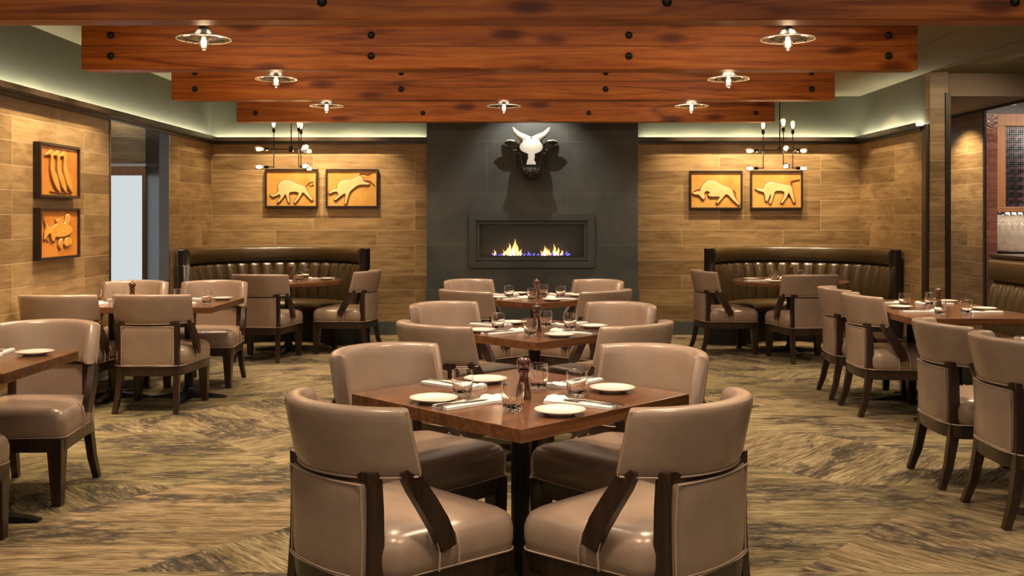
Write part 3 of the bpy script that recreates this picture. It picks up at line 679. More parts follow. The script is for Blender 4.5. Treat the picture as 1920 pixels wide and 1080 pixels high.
# ------------------------------------------------------------------ relief pictures
def poly_mesh(pts, depth, bev, grow=0.0):
    cu = bpy.data.curves.new('c', 'CURVE'); cu.dimensions = '2D'; cu.fill_mode = 'BOTH'
    cu.extrude = depth; cu.bevel_depth = bev; cu.bevel_resolution = 2; cu.offset = grow
    sp = cu.splines.new('POLY'); sp.points.add(len(pts)-1)
    for p, (x, y) in zip(sp.points, pts): p.co = (x, y, 0, 1)
    sp.use_cyclic_u = True
    o = bpy.data.objects.new('c', cu); COL.objects.link(o); bpy.context.view_layer.update()
    me = bpy.data.meshes.new_from_object(o.evaluated_get(bpy.context.evaluated_depsgraph_get()))
    bpy.data.objects.remove(o); b = BM(); b.from_mesh(me); return b
def chaikin(p, n=1):
    for _ in range(n):
        q = []
        for i in range(len(p)):
            a, c = p[i], p[(i+1) % len(p)]
            q += [(a[0]*.78+c[0]*.22, a[1]*.78+c[1]*.22), (a[0]*.22+c[0]*.78, a[1]*.22+c[1]*.78)]
        p = q
    return p
def picture(label, cx, cy, cz, rotz, W, H, shapes, box_, lines, relief, group, D=.045):
    """origin at the wall side; local x right, y into wall, z up"""
    t = thing('framed_relief', label, 'picture', (cx, cy, cz), rotz, group)
    fw = .022
    obj('frame', frame_bm(-W/2+fw, W/2-fw, -H/2+fw, H/2-fw, -W/2, W/2, -H/2, H/2, -D, -.002), M['frame'], t, smooth=False, bevel=.003)
    b = BM(); box(b, -W/2+fw, W/2-fw, -D+.018, -.002, -H/2+fw, H/2-fw); obj('panel', b, M['canvaspale'] if relief is M['relief'] else M['canvas'], t, smooth=False)
    x0, x1, y0, y1 = box_; iw, ih = W-2*fw, H-2*fw
    cv = lambda p: ((p[0]-x0)/(x1-x0)*iw-iw/2, ih/2-(p[1]-y0)/(y1-y0)*ih)
    rot = Matrix.Translation((0, -D+.016, 0)) @ Matrix.Rotation(R(90), 4, 'X')
    for sh in shapes:
        pts = [cv(p) for p in sh]
        b = poly_mesh(chaikin(pts), .001, .004, .010); bmesh.ops.transform(b, matrix=rot, verts=b.verts); obj('relief_outline', b, M['burnt'], t)  # wider dark umber outline behind the figure
        b = poly_mesh(chaikin(pts), .004, .006, -.002); bmesh.ops.transform(b, matrix=Matrix.Translation((0, -.004, 0)) @ rot, verts=b.verts); obj('relief_figure', b, relief, t)
    for ln, rad in lines:
        b = BM(); tube(b, [(cv(p)[0], -D+.016, cv(p)[1]) for p in ln], rad, 6); obj('relief_line', b, M['burnt'], t)
    return t
YP = YB
g1 = 'amber bull reliefs on the back wall'
P1 = [(305, 835), (340, 850), (375, 825), (392, 805), (385, 760), (400, 720), (440, 695), (500, 695), (550, 725), (610, 745), (655, 760), (665, 790), (690, 825), (735, 890), (728, 900), (660, 830), (635, 810), (615, 850), (560, 925), (550, 915), (590, 850), (600, 815), (540, 805), (490, 820), (500, 915), (488, 915), (472, 850), (458, 828), (440, 860), (425, 880), (390, 920), (380, 915), (410, 870), (415, 850), (400, 830), (370, 848), (330, 862)]
P2 = [(900, 830), (940, 800), (985, 795), (985, 770), (1000, 725), (1040, 700), (1110, 700), (1160, 680), (1220, 655), (1245, 680), (1250, 715), (1310, 735), (1305, 745), (1250, 742), (1200, 745), (1140, 790), (1110, 820), (1095, 870), (1075, 945), (1062, 940), (1075, 870), (1070, 830), (1040, 845), (1020, 860), (965, 905), (958, 898), (1005, 850), (985, 812), (940, 818), (910, 838)]
P3 = [(165, 825), (215, 810), (240, 815), (250, 770), (290, 715), (350, 690), (410, 710), (470, 750), (540, 775), (565, 800), (570, 840), (600, 890), (635, 940), (628, 948), (565, 890), (515, 835), (490, 840), (460, 880), (415, 930), (405, 925), (440, 870), (430, 858), (340, 862), (318, 845), (345, 815), (300, 800), (275, 820), (285, 870), (272, 892), (250, 870), (225, 840), (180, 838)]
P4 = [(785, 778), (830, 780), (870, 790), (880, 750), (910, 720), (950, 710), (1010, 725), (1080, 740), (1140, 745), (1160, 780), (1165, 830), (1188, 920), (1175, 924), (1148, 860), (1125, 812), (1105, 860), (1060, 928), (1050, 922), (1082, 855), (1085, 818), (1060, 800), (985, 800), (975, 830), (960, 880), (942, 932), (930, 927), (948, 870), (943, 822), (930, 850), (905, 908), (892, 905), (888, 860), (872, 812), (820, 802)]
Yp = YB-.03
picture('grazing bull relief, first picture from the left on the back wall', px(546.5, Yp), YP, pz(353, Yp), 0, .635, .465, [P1], (270, 770, 595, 950), [([(665, 750), (700, 715), (735, 705), (742, 740), (708, 748), (700, 730)], .006), ([(435, 770), (432, 800), (448, 812)], .006)], M['relief'], g1)
picture('leaping bull relief, right beside the grazing bull and left of the chimney', px(660, Yp), YP, pz(353, Yp), 0, .63, .465, [P2], (885, 1385, 600, 960), [([(1220, 650), (1215, 625), (1260, 622), (1300, 638), (1335, 615)], .008), ([(1255, 695), (1320, 705), (1365, 752)], .007), ([(1030, 780), (1050, 795), (1042, 820), (1025, 815)], .006)], M['relief'], g1)
picture('crouching bull relief with folded foreleg, first picture right of the chimney', px(1342.5, Yp), YP, pz(356, Yp), 0, .635, .465, [P3], (150, 650, 610, 970), [([(575, 790), (600, 820), (592, 850), (610, 880)], .007), ([(180, 800), (230, 780)], .007), ([(370, 830), (430, 825), (455, 840)], .005)], M['relief'], g1)
picture('standing bull relief with raised tail, rightmost picture on the back wall', px(1456, Yp), YP, pz(356, Yp), 0, .63, .465, [P4], (755, 1250, 610, 970), [([(1160, 750), (1148, 705), (1185, 692), (1238, 684)], .009), ([(925, 780), (915, 800), (935, 815)], .005)], M['relief'], g1)
g2 = 'amber reliefs on the left wall'
duck = [(205, 215), (220, 200), (240, 178), (252, 182), (256, 200), (252, 225), (252, 270), (262, 310), (282, 360), (292, 400), (300, 440), (296, 462), (286, 452), (262, 410), (246, 360), (240, 310), (242, 260), (240, 222), (232, 208), (218, 214)]
ducks = [[(x+dx, y) for x, y in duck] for dx in (0, 44, 88)]
fish = [(190, 690), (205, 740), (232, 770), (262, 750), (282, 738), (272, 715), (285, 700), (308, 705), (312, 735), (328, 742), (340, 715), (345, 665), (370, 672), (372, 700), (352, 745), (378, 765), (388, 790), (375, 812), (345, 830), (300, 838), (262, 832), (258, 860), (242, 862), (236, 820), (230, 800), (208, 822), (192, 858), (200, 790), (204, 765)]
small1 = [(300, 850), (315, 850), (318, 890), (305, 925), (296, 920), (290, 890)]
small2 = [(338, 850), (360, 845), (382, 860), (380, 888), (362, 905), (340, 910), (330, 892), (335, 870)]
picture('relief of three long-necked ducks hung upright, upper picture on the left wall', XL, 7.985, 1.785, R(90), .70, .425, ducks, (178, 432, 150, 485), [([(240, 462), (300, 470), (390, 462)], .006)], M['reliefamber'], g2, D=.06)
picture('relief of a round fish and shellfish, lower picture on the left wall', XL, 7.985, 1.292, R(90), .70, .405, [fish, small1, small2], (170, 435, 640, 980), [([(244, 840), (240, 880)], .006), ([(262, 840), (262, 880)], .006), ([(225, 870), (205, 850)], .006)], M['reliefamber'], g2, D=.06)

# ------------------------------------------------------------------ chair
def outline(front, hwf, hwb, yb, crn, n=9):
    """seat plan: slightly bowed front, tapered sides, rounded back"""
    pts = []
    for i in range(n+1):   # front edge left -> right
        t_ = -1+2*i/n; pts.append((t_*(hwf-crn), front-.012*t_*t_))
    for i in range(1, 5):
        a = R(90-90*i/4); pts.append((hwf-crn+crn*math.cos(a), front-.012-crn+crn*math.sin(a)))
    m = 8
    for i in range(1, m+1):
        t_ = i/m; pts.append((hwf+(hwb-hwf)*t_, (front-crn-.012)*(1-t_)+(yb+.10)*t_))
    for i in range(1, 13):
        a = PI*i/13; pts.append((hwb*math.copysign(abs(math.cos(a))**.75, math.cos(a)), yb+.10-(.10)*abs(math.sin(a))**.8))
    for i in range(m+1):
        t_ = 1-i/m; pts.append((-(hwf+(hwb-hwf)*t_), (front-crn-.012)*(1-t_)+(yb+.10)*t_))
    for i in range(1, 4):
        a = R(180-90*i/4); pts.append((-hwf+crn+crn*math.cos(a), front-.012-crn+crn*math.sin(a)))
    return pts
def scaled(pts, d, z, c=(0, .02)):
    out = []
    for x, y in pts:
        v = Vector((x-c[0], y-c[1])); L = v.length; v = v*(max(L-d, .001)/L); out.append((v.x+c[0], v.y+c[1], z))
    return out
SEAT = outline(.30, .298, .262, -.238, .045)
RAIL = outline(.30, .298, .250, -.281, .045)
def band_pt(ang, t_, rr, side=0):
    """ang in radians from the back centre; t_ 0 bottom .. 1 top; rr radius"""
    return (rr*math.sin(ang), .03-.05*t_-rr*math.cos(ang))
def make_chair():
    t = thing('dining_chair', 'x', 'chair')
    # seat cushion
    b = BM(); rings = []
    for d, z in [(.010, .338), (.0, .348), (-.004, .375), (-.004, .415), (.004, .440), (.018, .458), (.045, .471), (.09, .479), (.15, .484), (.22, .486)]:
        rings.append(scaled(SEAT, d, z))
    loft(b, rings); st = obj('seat', b, M['leather'], t, auto=60)
    b = BM(); ring = scaled(RAIL, -.003, .342); tube(b, ring+[ring[0]], .0034, 6, cap=False); obj('piping', b, M['piping'], st)
    # slots for the struts: piping loops on both sides
    for s in (-1, 1):
        for yy in (-.045, .035):
            b = BM(); tube(b, [(s*.292, yy, .345), (s*.296, yy, .40), (s*.285, yy-.005, .445), (s*.255, yy-.01, .470)], .0035, 6); obj('piping', b, M['piping'], st)
    # rail
    b = BM(); loft(b, [scaled(RAIL, .012, .268), scaled(RAIL, .008, .272), scaled(RAIL, .004, .341)]); obj('seat_rail', b, M['darkwood'], t)
    # front legs
    for s in (-1, 1):
        b = BM(); x1, y1 = s*.288, .286
        def q(i, z): return [(x1-s*0, y1, z), (x1-s*i, y1, z), (x1-s*i, y1-i, z), (x1-s*0, y1-i, z)]
        r0 = [(s*.282, .280, 0), (s*(.282-.046), .280, 0), (s*(.282-.046), .234, 0), (s*.282, .234, 0)]
        loft(b, [r0, q(.072, .27), q(.075, .335)]); obj('front_leg', b, M['darkwood'], t, smooth=False, bevel=.003)
        # rear leg running up into the backrest post
        b = BM(); sweep_rect(b, [(s*.222, -.295, 0), (s*.212, -.255, .12), (s*.205, -.230, .26), (s*.201, -.222, .40), (s*.200, -.222, .55), (s*.200, -.228, .665)],
                             [.034, .038, .040, .040, .040, .040], [.032, .040, .048, .048, .044, .040], (1, 0, 0)); obj('rear_leg', b, M['darkwood'], t, auto=30)
        # strut from band to seat side
        b = BM(); sweep_rect(b, [(s*.262, -.150, .675), (s*.272, -.125, .62), (s*.282, -.085, .555), (s*.286, -.045, .490), (s*.287, -.020, .440), (s*.287, -.012, .410)],
                             .034, [.054, .060, .064, .066, .062, .056], (1, 0, 0)); obj('arm_strut', b, M['darkwood'], t, auto=30)
    # lower back panel
    nx, nz = 12, 8; pw = .192
    def panel_y(x, z): return -.262-.030*(1-(x/pw)**2)-.006*(z-.345)/.3
    b = BM(); rings = []
    for j in range(nz+1):
        z = .345+.285*j/nz; ring = []
        for i in range(nx+1):
            x = -pw+2*pw*i/nx; ring.append((x, panel_y(x, z)+(.010 if i in (0, nx) else 0)+(.006 if j in (0, nz) else 0), z))
        for i in range(nx, -1, -1):
            x = -pw+2*pw*i/nx; ring.append((x, panel_y(x, z)+.055, z))
        rings.append(ring)
    loft(b, rings); bp = obj('back_panel', b, M['leather'], t, auto=40)
    b = BM(); loft(b, [[(x, panel_y(x, z)+o_, z) for x, z in ((-pw-.0, zz), (pw, zz))] for zz, o_ in ((.63, .03), (.63, .012), (.642, .012), (.642, .03))], cap=False, closed=False); b.free()
    b = BM(); rr_ = []
    for i in range(nx+1):
        x = -.195+.39*i/nx; y = -.250-.024*(1-(x/.195)**2); rr_.append([(x, y, .628), (x, y, .665), (x, y+.045, .665), (x, y+.045, .628)])
    loft(b, rr_); obj('back_rail', b, M['darkwood'], t)
    b = BM(); f = [(-pw+.003+2*(pw-.003)*i/nx, 0) for i in range(nx+1)]
    top = [(x, panel_y(x, .628)+.004, .629) for x, _ in f]; bot = [(x, panel_y(x, .347)+.004, .349) for x, _ in reversed(f)]
    tube(b, top+[(pw-.003, -.258, .50)]+bot+[(-pw+.003, -.258, .50), top[0]], .0032, 6, cap=False); obj('piping', b, M['piping'], bp)
    # curved top band
    b = BM(); rings = []; NA = 30; ro, ri = .333, .262
    prof = []  # (t 0..1 height, r) closed section, rounded
    for i in range(7): a = R(180+90*i/6); prof.append(('b', i))
    def section(ang, endf):
        # returns points of the section in (r, t, z)
        pts = []; h0, h1 = .645, .852+.012*math.cos(ang*1.2)
        rm, hw, hh = (ro+ri)/2, (ro-ri)/2*endf, (h1-h0)/2; zc = (h0+h1)/2
        for k in range(20):
            a = 2*PI*(k+.5)/20; c_, s_ = math.cos(a), math.sin(a)
            rr = rm+hw*math.copysign(abs(c_)**.42, c_); zz = zc+hh*math.copysign(abs(s_)**.30, s_)*(1 if endf > .99 else (.97+.03*endf))
            tt = (zz-h0)/(h1-h0); x, y = band_pt(ang, tt, rr); pts.append((x, y, zz))
        return pts
    A = R(62)
    rings.append([tuple(Vector(p)) for p in section(-A-.035, .62)])
    for i in range(NA+1): rings.append(section(-A+2*A*i/NA, 1.0))
    rings.append(section(A+.035, .62))
    # lean the ends: lower points run a little further forward
    def lean(ring, s):
        out = []
        for x, y, z in ring:
            k = (1-(z-.64)/.21)*.004; out.append((x+s*.006*0, y+k, z))
        return out
    rings[0] = lean(rings[0], -1); rings[-1] = lean(rings[-1], 1); rings[1] = lean(rings[1], -1); rings[-2] = lean(rings[-2], 1)
    loft(b, rings); bd = obj('backrest', b, M['leather'], t, auto=50)
    b = BM(); pp = [band_pt(-A+2*A*i/NA, 0, ro-.006) for i in range(NA+1)]
    tube(b, [(p[0], p[1]+0, .6475) for i, p in enumerate(pp)], .0042, 6); obj('piping', b, M['piping'], bd)
    for s in (-1, 1):
        b = BM(); q = []
        for i in range(9):
            tt = i/8; zz = .649+.200*tt; x, y = band_pt(s*(A+.008), tt, ro-.005); q.append((x, y+(1-tt)*.003, zz))
        tube(b, q, .0030, 6); obj('piping', b, M['piping'], bd)
    return t
chair0 = make_chair(); learn(chair0)
used = []
def chair(x, y, fx, fy, label, group):
    rz = math.atan2(-fx, fy)
    if not used:
        used.append(1); chair0.location = (x, y, 0); chair0.rotation_euler = (0, 0, rz); chair0['label'] = label; chair0['group'] = group; return chair0
    return dup(chair0, (x, y, 0), rz, label, group)

# ------------------------------------------------------------------ tables
def cross_base(b, x, y, L):
    for k in range(4):
        a = R(90*k); d = Vector((math.cos(a), math.sin(a), 0)); q = Vector((-d.y, d.x, 0)); c = Vector((x, y, 0)); rings = []
        for r_, w_, h_ in ((.0, .045, .052), (.06, .040, .045), (L-.05, .030, .022), (L, .026, .012)):
            rings.append([tuple(c+d*r_+q*w_*u+Vector((0, 0, z))) for u, z in ((-1, 0), (1, 0), (.8, h_), (-.8, h_))])
        loft(b, rings)
    lathe(b, [(.05, .04), (.046, .07), (.036, .08)], 20, (x, y, 0))
def square_table(name_label, cx, cy, W, D, rotz, group, booth=False, posts=((0, 0),)):
    t = thing('dining_table', name_label, 'table', (cx, cy, 0), rotz, group)
    b = BM(); box(b, -W/2, W/2, -D/2, D/2, .704, .75); obj('table_top', b, M['table'], t, smooth=False, bevel=.003)
    for i, (x, y) in enumerate(posts):
        b = BM(); lathe(b, [(.036, .02), (.036, .69)], 24, (x, y, 0)); obj('post', b, M['black'], t)
        b = BM(); box(b, x-.2, x+.2, y-.03, y+.03, .69, .704); box(b, x-.03, x+.03, y-.2, y+.2, .69, .7035); obj('mounting_plate', b, M['black'], t, smooth=False)
        b = BM(); cross_base(b, x, y, .29); obj('base', b, M['black'], t, auto=30)
    return t
TA = 'square walnut tables down the centre'
CT = [(.016, 3.85, 'front centre table'), (.11, 6.06, 'second centre table'), (.158, 8.45, 'rear centre table')]
tl = ['large square walnut table turned corner-on, nearest the camera in the centre', 'square walnut table turned corner-on, second in the centre row', 'square walnut table turned corner-on, nearest the fireplace']
s2 = .7071
for (x, y, nm), lb in zip(CT, tl): square_table(lb, x, y, .914, .914, R(45), TA)
# chairs round the centre tables: (dx, dy, fx, fy, words)
cs = [(-.426, -.54, 1, 1, 'near left side'), (.41, -.54, -1, 1, 'near right side'), (-.458, .39, 1, -1, 'far left side'), (.445, .36, -1, -1, 'far right side')]
for (x, y, nm) in CT:
    for dx, dy, fx, fy, wd in cs:
        chair(x+dx, y+dy, fx, fy, 'taupe leather chair at the %s of the %s' % (wd, nm), 'leather chairs round the '+nm)
# left side tables
square_table('long walnut table by the left wall, below the duck and fish reliefs', -2.88, 7.935, 1.22, .91, 0, 'walnut tables along the left wall', posts=((-.3, 0), (.3, 0)))
square_table('walnut table cut by the left edge of the photo', -2.82, 4.71, 1.22, .74, 0, 'walnut tables along the left wall', posts=((-.3, 0), (.3, 0)))
GL = 'leather chairs at the left wall tables'
chair(-3.35, 7.52, 0, 1, 'left of the two back-turned leather chairs at the left wall table', GL)
chair(-2.675, 7.55, .0, 1, 'right of the two back-turned leather chairs at the left wall table', GL)
chair(-3.33, 8.62, 0, -1, 'leather chair facing us behind the left wall table, beside the doorway', GL)
chair(-2.64, 8.62, -.03, -1, 'leather chair facing us at the far right corner of the left wall table', GL)
chair(-2.52, 5.22, 0, -1, 'large taupe leather chair facing the camera behind the table at the left edge', GL)
chair(-2.545, 4.20, 0, 1, 'leather chair of which only seat corner and leg show at lower left edge', GL)
# right side tables
square_table('long walnut table along the right bench, with four settings', 3.08, 7.44, .90, 1.52, 0, 'walnut tables along the right bench', posts=((0, -.4), (0, .4)))
square_table('walnut table cut by the right edge of the photo', 3.13, 5.0, .90, 1.24, 0, 'walnut tables along the right bench', posts=((0, -.3), (0, .3)))
GR = 'leather chairs along the right aisle'
chair(2.76, 8.03, 1, -.08, 'farthest of the four taupe leather chairs in the right aisle row', GR)
chair(2.74, 7.37, 1, -.0, 'second farthest of the four taupe leather chairs in the right aisle row', GR)
chair(2.52, 5.47, 1, -.02, 'second nearest of the four taupe leather chairs in the right aisle row', GR)
chair(2.53, 4.80, 1, -.02, 'nearest leather chair of the right aisle row, cut by the right edge', GR)
# booth chairs
GB = 'leather chairs at the booth tables'
chair(-2.51, 10.08, .10, 1, 'taupe leather chair seen from behind at the left booth table', GB)
chair(-1.77, 10.62, -1, .18, 'taupe leather chair in side view at the right of the left booth table', GB)
chair(2.18, 10.60, 1, .10, 'taupe leather chair in side view at the left of the right booth table', GB)
chair(2.86, 10.02, -.12, 1, 'taupe leather chair seen from behind at the right booth table', GB)
def round_table(label, cx, cy, r):
    t = thing('round_table', label, 'table', (cx, cy, 0), 0, 'round walnut booth tables')
    b = BM(); lathe(b, [(0, .708), (r-.006, .708), (r, .713), (r, .746), (r-.004, .75), (0, .75)], 64); obj('table_top', b, M['table'], t, auto=30)
    b = BM(); lathe(b, [(.036, .02), (.036, .70)], 24); obj('post', b, M['black'], t)
    b = BM(); box(b, -.22, .22, -.03, .03, .694, .708); box(b, -.03, .03, -.22, .22, .694, .7075); obj('mounting_plate', b, M['black'], t, smooth=False)
    b = BM(); cross_base(b, 0, 0, .34); obj('base', b, M['black'], t, auto=30)
LBT = (-2.43, 10.72); RBT = (2.89, 10.62)
round_table('round walnut table inside the left booth', *LBT, .57)
round_table('round walnut table inside the right booth', *RBT, .60)

# ------------------------------------------------------------------ booths
def booth(label, cx, cy, a, bb, ang0, ang1, endsil):
    t = thing('booth_bench', label, 'booth seating', (cx, cy, 0), 0, 'curved leather booths')
    def P(off, ang, z):   # off inward from the outer shell
        return ((a-off)*math.cos(ang), (bb-off)*math.sin(ang), z)
    n = 120
    def strip(section, name, m, par=t, n=n, a0=ang0, a1=ang1, auto=50):
        b = BM(); rings = []
        for i in range(n+1):
            ang = R(a0+(a1-a0)*i/n); rings.append([P(o_, ang, z) for o_, z in section(i, ang)])
        loft(b, rings); return obj(name, b, m, par, auto=auto)
    strip(lambda i, g: [(0, 0), (.05, 0), (.05, 1.06), (0, 1.06)], 'shell', M['blackpaint'])
    # top roll
    sec = [(.085+.05*math.copysign(abs(math.cos(q))**.7, math.cos(q)), .985+.085*math.copysign(abs(math.sin(q))**.6, math.sin(q))) for q in [2*PI*k/18 for k in range(18)]]
    strip(lambda i, g: sec, 'top_roll', M['booth'])
    # channelled back: each channel bulges
    nch = 19; per = 10; N_ = nch*per
    def chan(i, g):
        ph = (i % per)/per; bul = .048*abs(math.sin(PI*ph))**.6
        o_ = []
        for tz in [0, .04, .12, .3, .5, .7, .88, .96, 1]:
            k = math.sin(PI*tz)**.25 if 0 < tz < 1 else 0
            o_.append((.085+.055*(1-tz)+bul*k+.018*k, .44+.455*tz))
        return [(.04, .44)]+o_+[(.04, .895)]
    strip(chan, 'channelled_back', M['booth'], n=N_, auto=75)
    strip(lambda i, g: [(.12, .34), (.50, .34), (.535, .352), (.545, .39), (.540, .43), (.51, .455), (.44, .465), (.12, .462)], 'seat', M['booth'])
    strip(lambda i, g: [(.05, 0), (.46, 0), (.46, .34), (.05, .34)], 'base', M['blackpaint'])
    for k, ang in enumerate((ang0, ang1)):
        b = BM(); g = R(ang); tdir = (R(ang1)-R(ang0)); d = Vector(P(0, g, 0))-Vector(P(0, g+(.02 if k == 0 else -.02), 0)); d.normalize()
        u = Vector((-math.cos(g), -math.sin(g), 0))
        o0 = Vector(P(0, g, 0)); sil = [(-.005, 0), (.17, 0), (.17, .45), (.125, .62), (.115, .85), (.125, 1.0), (.10, 1.065), (-.005, 1.072)]
        rings = [[tuple(o0+u*x+d*dd+Vector((0, 0, z))) for x, z in sil] for dd in (0.0, .045)]
        loft(b, rings); obj('end_panel', b, endsil[k], t, smooth=False, bevel=.006)
        b = BM()
        for j in range(26):
            z = .25+.8*j/26; xx = .125
            bmesh.ops.create_icosphere(b, subdivisions=1, radius=.007, matrix=Matrix.Translation(o0+u*(xx-.03)+d*.046+Vector((0, 0, z))))
        obj('nailheads', b, M['chrome'], t)
    return t
booth('curved dark olive leather booth in the left corner, channelled back', -2.60, 10.86, 1.02, 1.14, 186, 19, (M['endsheen'], M['darkwood']))
booth('curved dark brown leather booth in the right corner, channelled back', 3.075, 10.86, 1.03, 1.14, 161, -8, (M['darkwood'], M['darkwood']))

# straight bench along the right
t = thing('wall_bench', 'straight dark leather bench with channelled back behind the right-hand tables', 'bench seating', (0, 0, 0))
BX, BY0, BY1 = 4.04, 3.2, 8.62
b = BM(); box(b, BX+.13, BX+.20, BY0, BY1, 0, 1.06); obj('shell', b, M['blackpaint'], t, smooth=False)
b = BM(); box(b, BX+.02, BX+.30, BY0, BY1+.02, 1.075, 1.105); obj('ledge', b, M['darkwood'], t, smooth=False, bevel=.004)
b = BM(); sec = [(BX+.065+.065*math.copysign(abs(math.cos(q))**.6, math.cos(q)), .975+.098*math.copysign(abs(math.sin(q))**.5, math.sin(q))) for q in [2*PI*k/18 for k in range(18)]]
loft(b, [[(x, y, z) for x, z in sec] for y in (BY0, BY1-.01, BY1)]); obj('top_roll', b, M['booth'], t)
b = BM(); rings = []; nch = 40; per = 8
for i in range(nch*per+1):
    y = BY0+(BY1-BY0)*i/(nch*per); bul = .03*abs(math.sin(PI*((i % per)/per)))**.55
    o_ = []
    for tz in [0, .05, .15, .4, .7, .9, 1]:
        k = math.sin(PI*tz)**.25 if 0 < tz < 1 else 0
        o_.append((BX+.05-.07*(1-tz)-bul*k-.015*k, y, .44+.44*tz))
    rings.append([(BX+.14, y, .44)]+o_+[(BX+.14, y, .88)])
loft(b, rings); obj('channelled_back', b, M['booth'], t, auto=75)
b = BM(); sec = [(BX, .34), (BX, .462), (BX-.38, .465), (BX-.45, .452), (BX-.47, .42), (BX-.47, .36), (BX-.46, .34)]
loft(b, [[(x, y, z) for x, z in sec] for y in (BY0, BY1)]); obj('seat', b, M['booth'], t)
b = BM(); box(b, BX-.40, BX+.13, BY0, BY1, 0, .34); obj('base', b, M['blackpaint'], t, smooth=False)

# ------------------------------------------------------------------ table ware prototypes
def proto(o): learn(o); return o
# plate
plate0 = tag(obj('bread_plate', (lambda b: (lathe(b, [(0, .003), (.045, .003), (.050, .0), (.054, .003), (.072, .010), (.087, .0165), (.0885, .0185), (.086, .019), (.070, .013), (.052, .0075), (.045, .0065), (0, .0065)], 40), b)[1])(BM()), M['porcelain'], auto=50), 'x', 'plate')
glass0 = tag(obj('tumbler', (lambda b: (lathe(b, [(0, 0), (.030, 0), (.033, .003), (.0375, .03), (.0405, .06), (.0400, .088), (.0388, .098), (.0378, .0985), (.0372, .098), (.0385, .088), (.0388, .06), (.0355, .032), (.030, .020), (.012, .014), (0, .016)], 32), b)[1])(BM()), M['tumbler'], auto=50), 'x', 'glass')
def napkin_bm():
    b = BM()
    for layer, (z0, sc) in enumerate([(0.0, 1.0), (.0055, .96)]):
        nx, ny = 10, 30; top, bot = [], []
        for j in range(ny+1):
            v = j/ny; y = -.135+.27*v
            hw = (.046 if v < .8 else .046+.024*math.sin(PI*min(1, (v-.8)/.2)*.62))*sc
            rt, rb = [], []
            for i in range(nx+1):
                u = -1+2*i/nx; x = u*hw
                k = max(0, (v-.83)/.17)
                z = z0+.006+math.sin(PI*min(1, k*1.05)*.8)*(.009+.005*math.sin(u*6+layer))*(1-.7*u*u)*(k > 0)-.002*(abs(u) > .95)
                yy = y+.010*k*math.cos(u*3)
                rt.append(b.verts.new((x+.004*k*math.sin(9*v), yy, z))); rb.append(b.verts.new((x+.004*k*math.sin(9*v), yy, z0+.0006)))
            top.append(rt); bot.append(rb)
        for j in range(ny):
            for i in range(nx):
                b.faces.new((top[j][i], top[j][i+1], top[j+1][i+1], top[j+1][i])); b.faces.new((bot[j][i], bot[j+1][i], bot[j+1][i+1], bot[j][i+1]))
        for j in range(ny):
            b.faces.new((top[j][0], top[j+1][0], bot[j+1][0], bot[j][0])); b.faces.new((top[j][nx], bot[j][nx], bot[j+1][nx], top[j+1][nx]))
        for i in range(nx):
            b.faces.new((top[0][i], bot[0][i], bot[0][i+1], top[0][i+1])); b.faces.new((top[ny][i], top[ny][i+1], bot[ny][i+1], bot[ny][i]))
    return b
napkin0 = tag(obj('napkin', napkin_bm(), M['linen'], auto=60), 'x', 'napkin')
def knife_bm():
    b = BM()
    loft(b, [[(x, y, z) for x, z in ((-w, .001), (w, .001), (w, .001+h), (-w, .001+h))] for y, w, h in [(-.115, .004, .004), (-.11, .007, .005), (-.06, .006, .005), (-.01, .0045, .005), (0, .006, .003), (.04, .008, .0016), (.085, .009, .0014), (.105, .006, .0012), (.112, .001, .001)]])
    return b
def fork_bm():
    b = BM()
    loft(b, [[(x, y, z) for x, z in ((-w, z0), (w, z0), (w, z0+.002), (-w, z0+.002))] for y, w, z0 in [(-.10, .005, .001), (-.09, .007, .001), (-.03, .003, .003), (.02, .003, .005), (.035, .008, .004), (.05, .012, .002)]])
    for k in range(4):
        x = -.0100+.00667*k
        loft(b, [[(x+q*.0016, y, z) for q, z in ((-1, z0), (1, z0), (1, z0+.0018), (-1, z0+.0018))] for y, z0 in [(.049, .002), (.075, .0015), (.095, .004)]])
    return b
knife0 = tag(obj('dinner_knife', knife_bm(), M['cutlery'], auto=40), 'x', 'knife')
fork0 = tag(obj('dinner_fork', fork_bm(), M['cutlery'], auto=40), 'x', 'fork')
mill0 = thing('pepper_mill', 'x', 'pepper mill')
b = BM(); lathe(b, [(0, 0), (.029, 0), (.030, .006), (.027, .016), (.0275, .024), (.024, .045), (.019, .070), (.0175, .085), (.020, .098), (.024, .104), (.022, .109), (0, .109)], 28); obj('body', b, M['mill'], mill0, auto=50)
b = BM(); lathe(b, [(0, .109), (.016, .109), (.020, .113), (.026, .124), (.027, .134), (.024, .145), (.016, .152), (.006, .154), (0, .154)], 28); obj('cap', b, M['mill'], mill0, auto=50)
b = BM(); lathe(b, [(0, .153), (.004, .154), (.006, .158), (.005, .164), (0, .166)], 14); obj('knob', b, M['cutlery'], mill0)
learn(mill0)
first = {}
def put(proto_, loc, rotz, label, group):
    if proto_ not in first:
        first[proto_] = 1; proto_.location = loc; proto_.rotation_euler = (0, 0, rotz); proto_['label'] = label; proto_['group'] = group; return proto_
    return dup(proto_, loc, rotz, label, group)
TOP = .75
